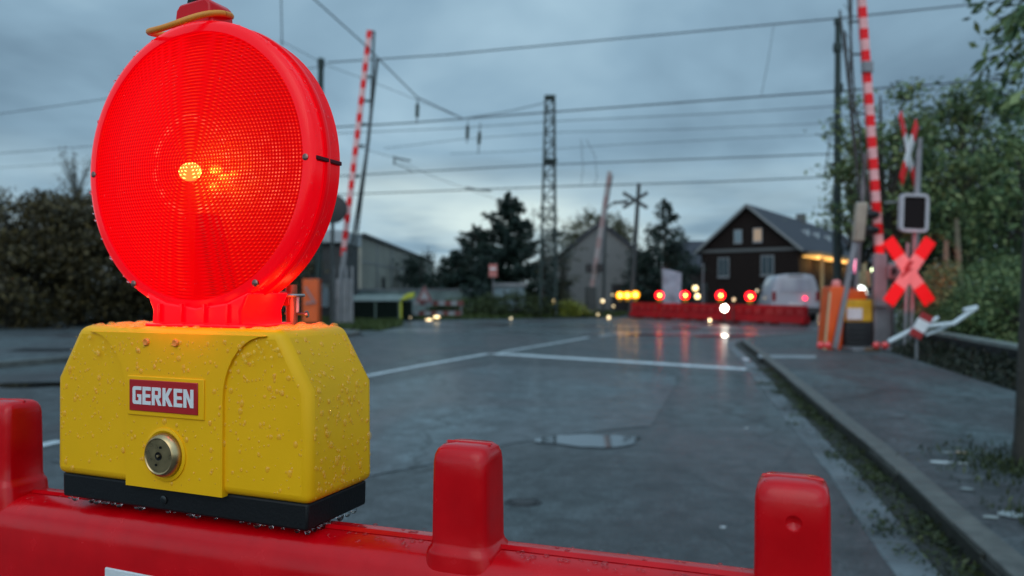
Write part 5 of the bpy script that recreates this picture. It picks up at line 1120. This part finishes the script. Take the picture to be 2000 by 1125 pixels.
# street tree whose leaves hang into the upper right corner
dt = 4.5; tb_ = (3.15,4.45,.09)
t = thing('street_tree', tb_, 'near street tree cut by the right edge, its leafy twigs in the top corner', 'tree'); b = Vector(tb_); mb = MB(); r = random.Random(5)
mb.tube([b-Vector((0,0,.1)), b+Vector((.0,.0,.25)), b+Vector((.03,0,1.2)), b+Vector((.1,.05,2.6)), b+Vector((.0,.1,4.0))], [.13,.105,.095,.08,.04], 12)
pts = []; drs = []
tw = [((2060,-30),(1960,40),(1905,5)),((2060,40),(1990,80),(1915,75)),((2070,60),(1985,130),(1930,120)),((2080,130),(1990,165),(1900,140)),((2080,100),(1990,110),(1948,55)),((2080,180),(2010,200),(1940,175)),((2080,-50),(2010,0),(1965,15)),((2100,200),(2040,215),(1975,225)),((2050,0),(2000,30),(1975,60)),((2100,80),(2040,120),(1985,190)),((2120,0),(2050,60),(2000,20))]
for (p0, p1, p2) in tw:
    dd = dt+r.uniform(-.5,.7); q0, q1, q2 = P(*p0,dd), P(*p1,dd), P(*p2,dd); mb.tube([b+Vector((.05,0,2.3)), q0, q1, q2], [.02,.008,.005,.002], 5)
    for s in range(36):
        f = r.random(); q = q0.lerp(q1, f) if s % 2 else q1.lerp(q2, f*1.02); dv2 = (q2-q1).normalized(); off = Vector((r.gauss(0,.05), r.gauss(0,.08), r.gauss(-.01,.04))); pts.append(tuple(q+off)); drs.append((dv2.x*.6, dv2.y, -.55))
mb.build('trunk', M_BARK, t, smooth=True); leaf_mesh('crown', np.array(pts), .105, M_GRLEAF, t, .15, 3.0, dirs=np.array(drs))
# low wall with ivy on the right
wl_ = [(4.3,3.6),(5.15,6.9),(6.0,10.3),(6.75,13.2)]
lw = thing('low_wall', (5.5,8.3,0), 'low dark stone wall with pale coping along the right pavement', 'wall')
mb = MB(); mc = MB()
for a, b in zip(wl_[:-1], wl_[1:]):
    a = Vector((*a,0))+Vector((.55,0,0)); b = Vector((*b,0))+Vector((.55,0,0)); mb.beam(a+Vector((0,0,.2)), b+Vector((0,0,.2)), .2, .48); mc.beam(a+Vector((0,0,.47)), b+Vector((0,0,.47)), .16, .05)
mb.build('wall_body', brickmat('dark_stone', (.035,.035,.035), (.02,.02,.02), (.045,.045,.042)), lw); mc.build('coping', mat('coping_stone', (.20,.22,.20), .6, vary=.3, vscale=3), lw)
pts = []; r = random.Random(9)
for i in range(15000):
    s = r.random(); a = Vector((4.3,3.6)).lerp(Vector((6.75,13.2)), s); q = r.random(); off = q*.5; pts.append((a.x+off-.05, a.y, .10+.30*q*r.random()+r.gauss(0,.015)))
leaf_mesh('ground_cover', pts, .055, leafmat('ivy', [(.006,.010,.007),(.014,.022,.012),(.028,.036,.018),(.04,.03,.02)]), kind='stuff')
# grass
def grass(name, poly, n, h, m, z=0.0, clump=0):
    xs = [p[0] for p in poly]; ys = [p[1] for p in poly]; pts = []
    def inside(x, y):
        c = False; j = len(poly)-1
        for i in range(len(poly)):
            if (poly[i][1] > y) != (poly[j][1] > y) and x < (poly[j][0]-poly[i][0])*(y-poly[i][1])/(poly[j][1]-poly[i][1])+poly[i][0]: c = not c
            j = i
        return c
    while len(pts) < n:
        x, y = random.uniform(min(xs),max(xs)), random.uniform(min(ys),max(ys))
        if inside(x, y): pts.append((x, y, z+random.uniform(.0,h*.8)))
    return leaf_mesh(name, pts, h*1.5, m, None, 0, 5, dirs=np.tile([0,0,1.0],(len(pts),1)), kind='stuff')
grass('grass', [(-9,28.7),(-3,30.4),(4.5,33.6),(6,38),(-3,40),(-12,36)], 26000, .14, M_GRASS)
grass('grass', [(-8,23.4),(-3.9,21.6),(-3.6,24.2),(-4.2,28.6),(-8.8,28.9)], 9000, .12, M_GRASS, .0)
grass('grass', [(-40,27.3),(-9,28.7),(-9,23.6),(-20,25.6),(-40,30)], 12000, .14, M_MOSS)
# bushes on the verge in mid picture
for i, (px, d, h, rx, lf, lb) in enumerate(((1010,33,1.05,2.0,M_MOSS,'low dark green bush in the middle of the verge'),(930,34,.8,2.0,M_GRASS,'low grassy bush on the verge under the striped boards'),(1105,33.5,.6,1.0,leafmat('yellow_green_grass',[(.06,.08,.01),(.16,.17,.02),(.25,.24,.03)]),'yellow green tuft at the right end of the verge'),(880,33.5,.5,1.2,M_MOSS,'flat dark tuft at the left of the verge'))):  # one tuft gets a paler, yellower green
    tree('verge_bush', (P(px,600,d).x,d,0), h, .2, [(0,0,-.1,h,rx,.8,50,90,.16)], lb, cat='bush', leaf=lf, size=.12, seed=100+i, tr=.03)
# weeds along the kerb
pts = []; drs = []; r = random.Random(21)
kk = smoothline(kerb, 3)
def kat(y):
    for a, b in zip(kk[:-1], kk[1:]):
        if a[1] <= y <= b[1]: t = (y-a[1])/(b[1]-a[1]+1e-9); return a[0]+(b[0]-a[0])*t
    return 5
for i in range(230):
    y = 2.2+8.5*r.random()**1.5; s = .03+.06*r.random()*(1 if y < 6 else .6); off = r.gauss(-.045,.035)
    if r.random() < .10: off = r.gauss(-.22,.06)
    for k in range(r.randint(10,46)):
        pts.append((kat(y)+off+r.gauss(0,s), y+r.gauss(0,s*1.2), .012+abs(r.gauss(0,.015)))); drs.append((r.gauss(0,1), r.gauss(0,1), .7))
leaf_mesh('kerb_weeds', pts, .032, M_MOSS, None, 0, 3.2, dirs=np.array(drs), kind='stuff')
pts = [(3.1+r.gauss(0,.22), 4.25+r.gauss(0,.3), .11+abs(r.gauss(0,.02))) for _ in range(1700)]+[(2.45+r.gauss(0,.09), 3.2+r.gauss(0,.2), .11+abs(r.gauss(0,.012))) for _ in range(500)]
leaf_mesh('grass', pts, .045, M_MOSS, None, 0, 4, dirs=np.tile([0,0,1.0],(len(pts),1)), kind='stuff')
# damp earth line between gutter and kerb
strip('gutter_dirt', kl, -.165, -.001, -.05, .0125, mat('wet_dirt', (.018,.018,.012), .7, bump=1, bscale=80, vary=.5, vscale=15), .8, 0, wob=.002)
# dirt and moss clinging to the kerb face
strip('kerb_dirt', kl, -.012, .004, -.05, .088, MATS['wet_dirt'], .7, 0, wob=.012)
ribbon(smoothline([tuple(p[:2]) for p in (G(1462,705), G(1444,688), G(1450,674), G(1490,663), G(1560,652))]), .13)
sheet('paving_strip', [tuple(p[:2]) for p in (G(1484,699,.1),G(1594,700,.1),G(1594,694,.1),G(1478,693,.1))], .1, mat('pale_setts', (.22,.24,.25), .5, vary=.3, vscale=4))
# litter and leaves on the pavement
for px, py, lb, col in ((1838,903,'pale flat scrap of paper on the pavement, nearest to the kerb',(.4,.42,.42)),(1878,884,'small orange beige leaf on the pavement',(.5,.35,.22)),(1850,884,'tiny grey paper scrap beside the beige leaf',(.25,.27,.27)),(1880,905,'tiny pale scrap below the beige leaf',(.35,.36,.34)),(1975,1005,'larger grey scrap at the foot of the street tree',(.3,.33,.33)),(1935,1010,'small grey fleck left of the larger scrap',(.25,.27,.26)),(1458,836,'tiny white fleck on the road right of the puddle',(.6,.6,.6)),(1412,1030,'tiny white fleck on the road left of the right peg',(.5,.5,.5)),(1888,955,'faint scrap between the beige leaf and the tree',(.2,.22,.22))):
    onr = px < 1500; g = G(px, py, .004 if onr else .1); s = .012 if onr else (.045 if px in (1838,1975) else .025)
    o = MB().prism(blob(g.x, g.y, s*1.4, s, 12, seed=px, amp=.2), g.z, g.z+.003).build('litter', mat('litter_%d' % px, col, .6)); tag(o, lb, 'litter')
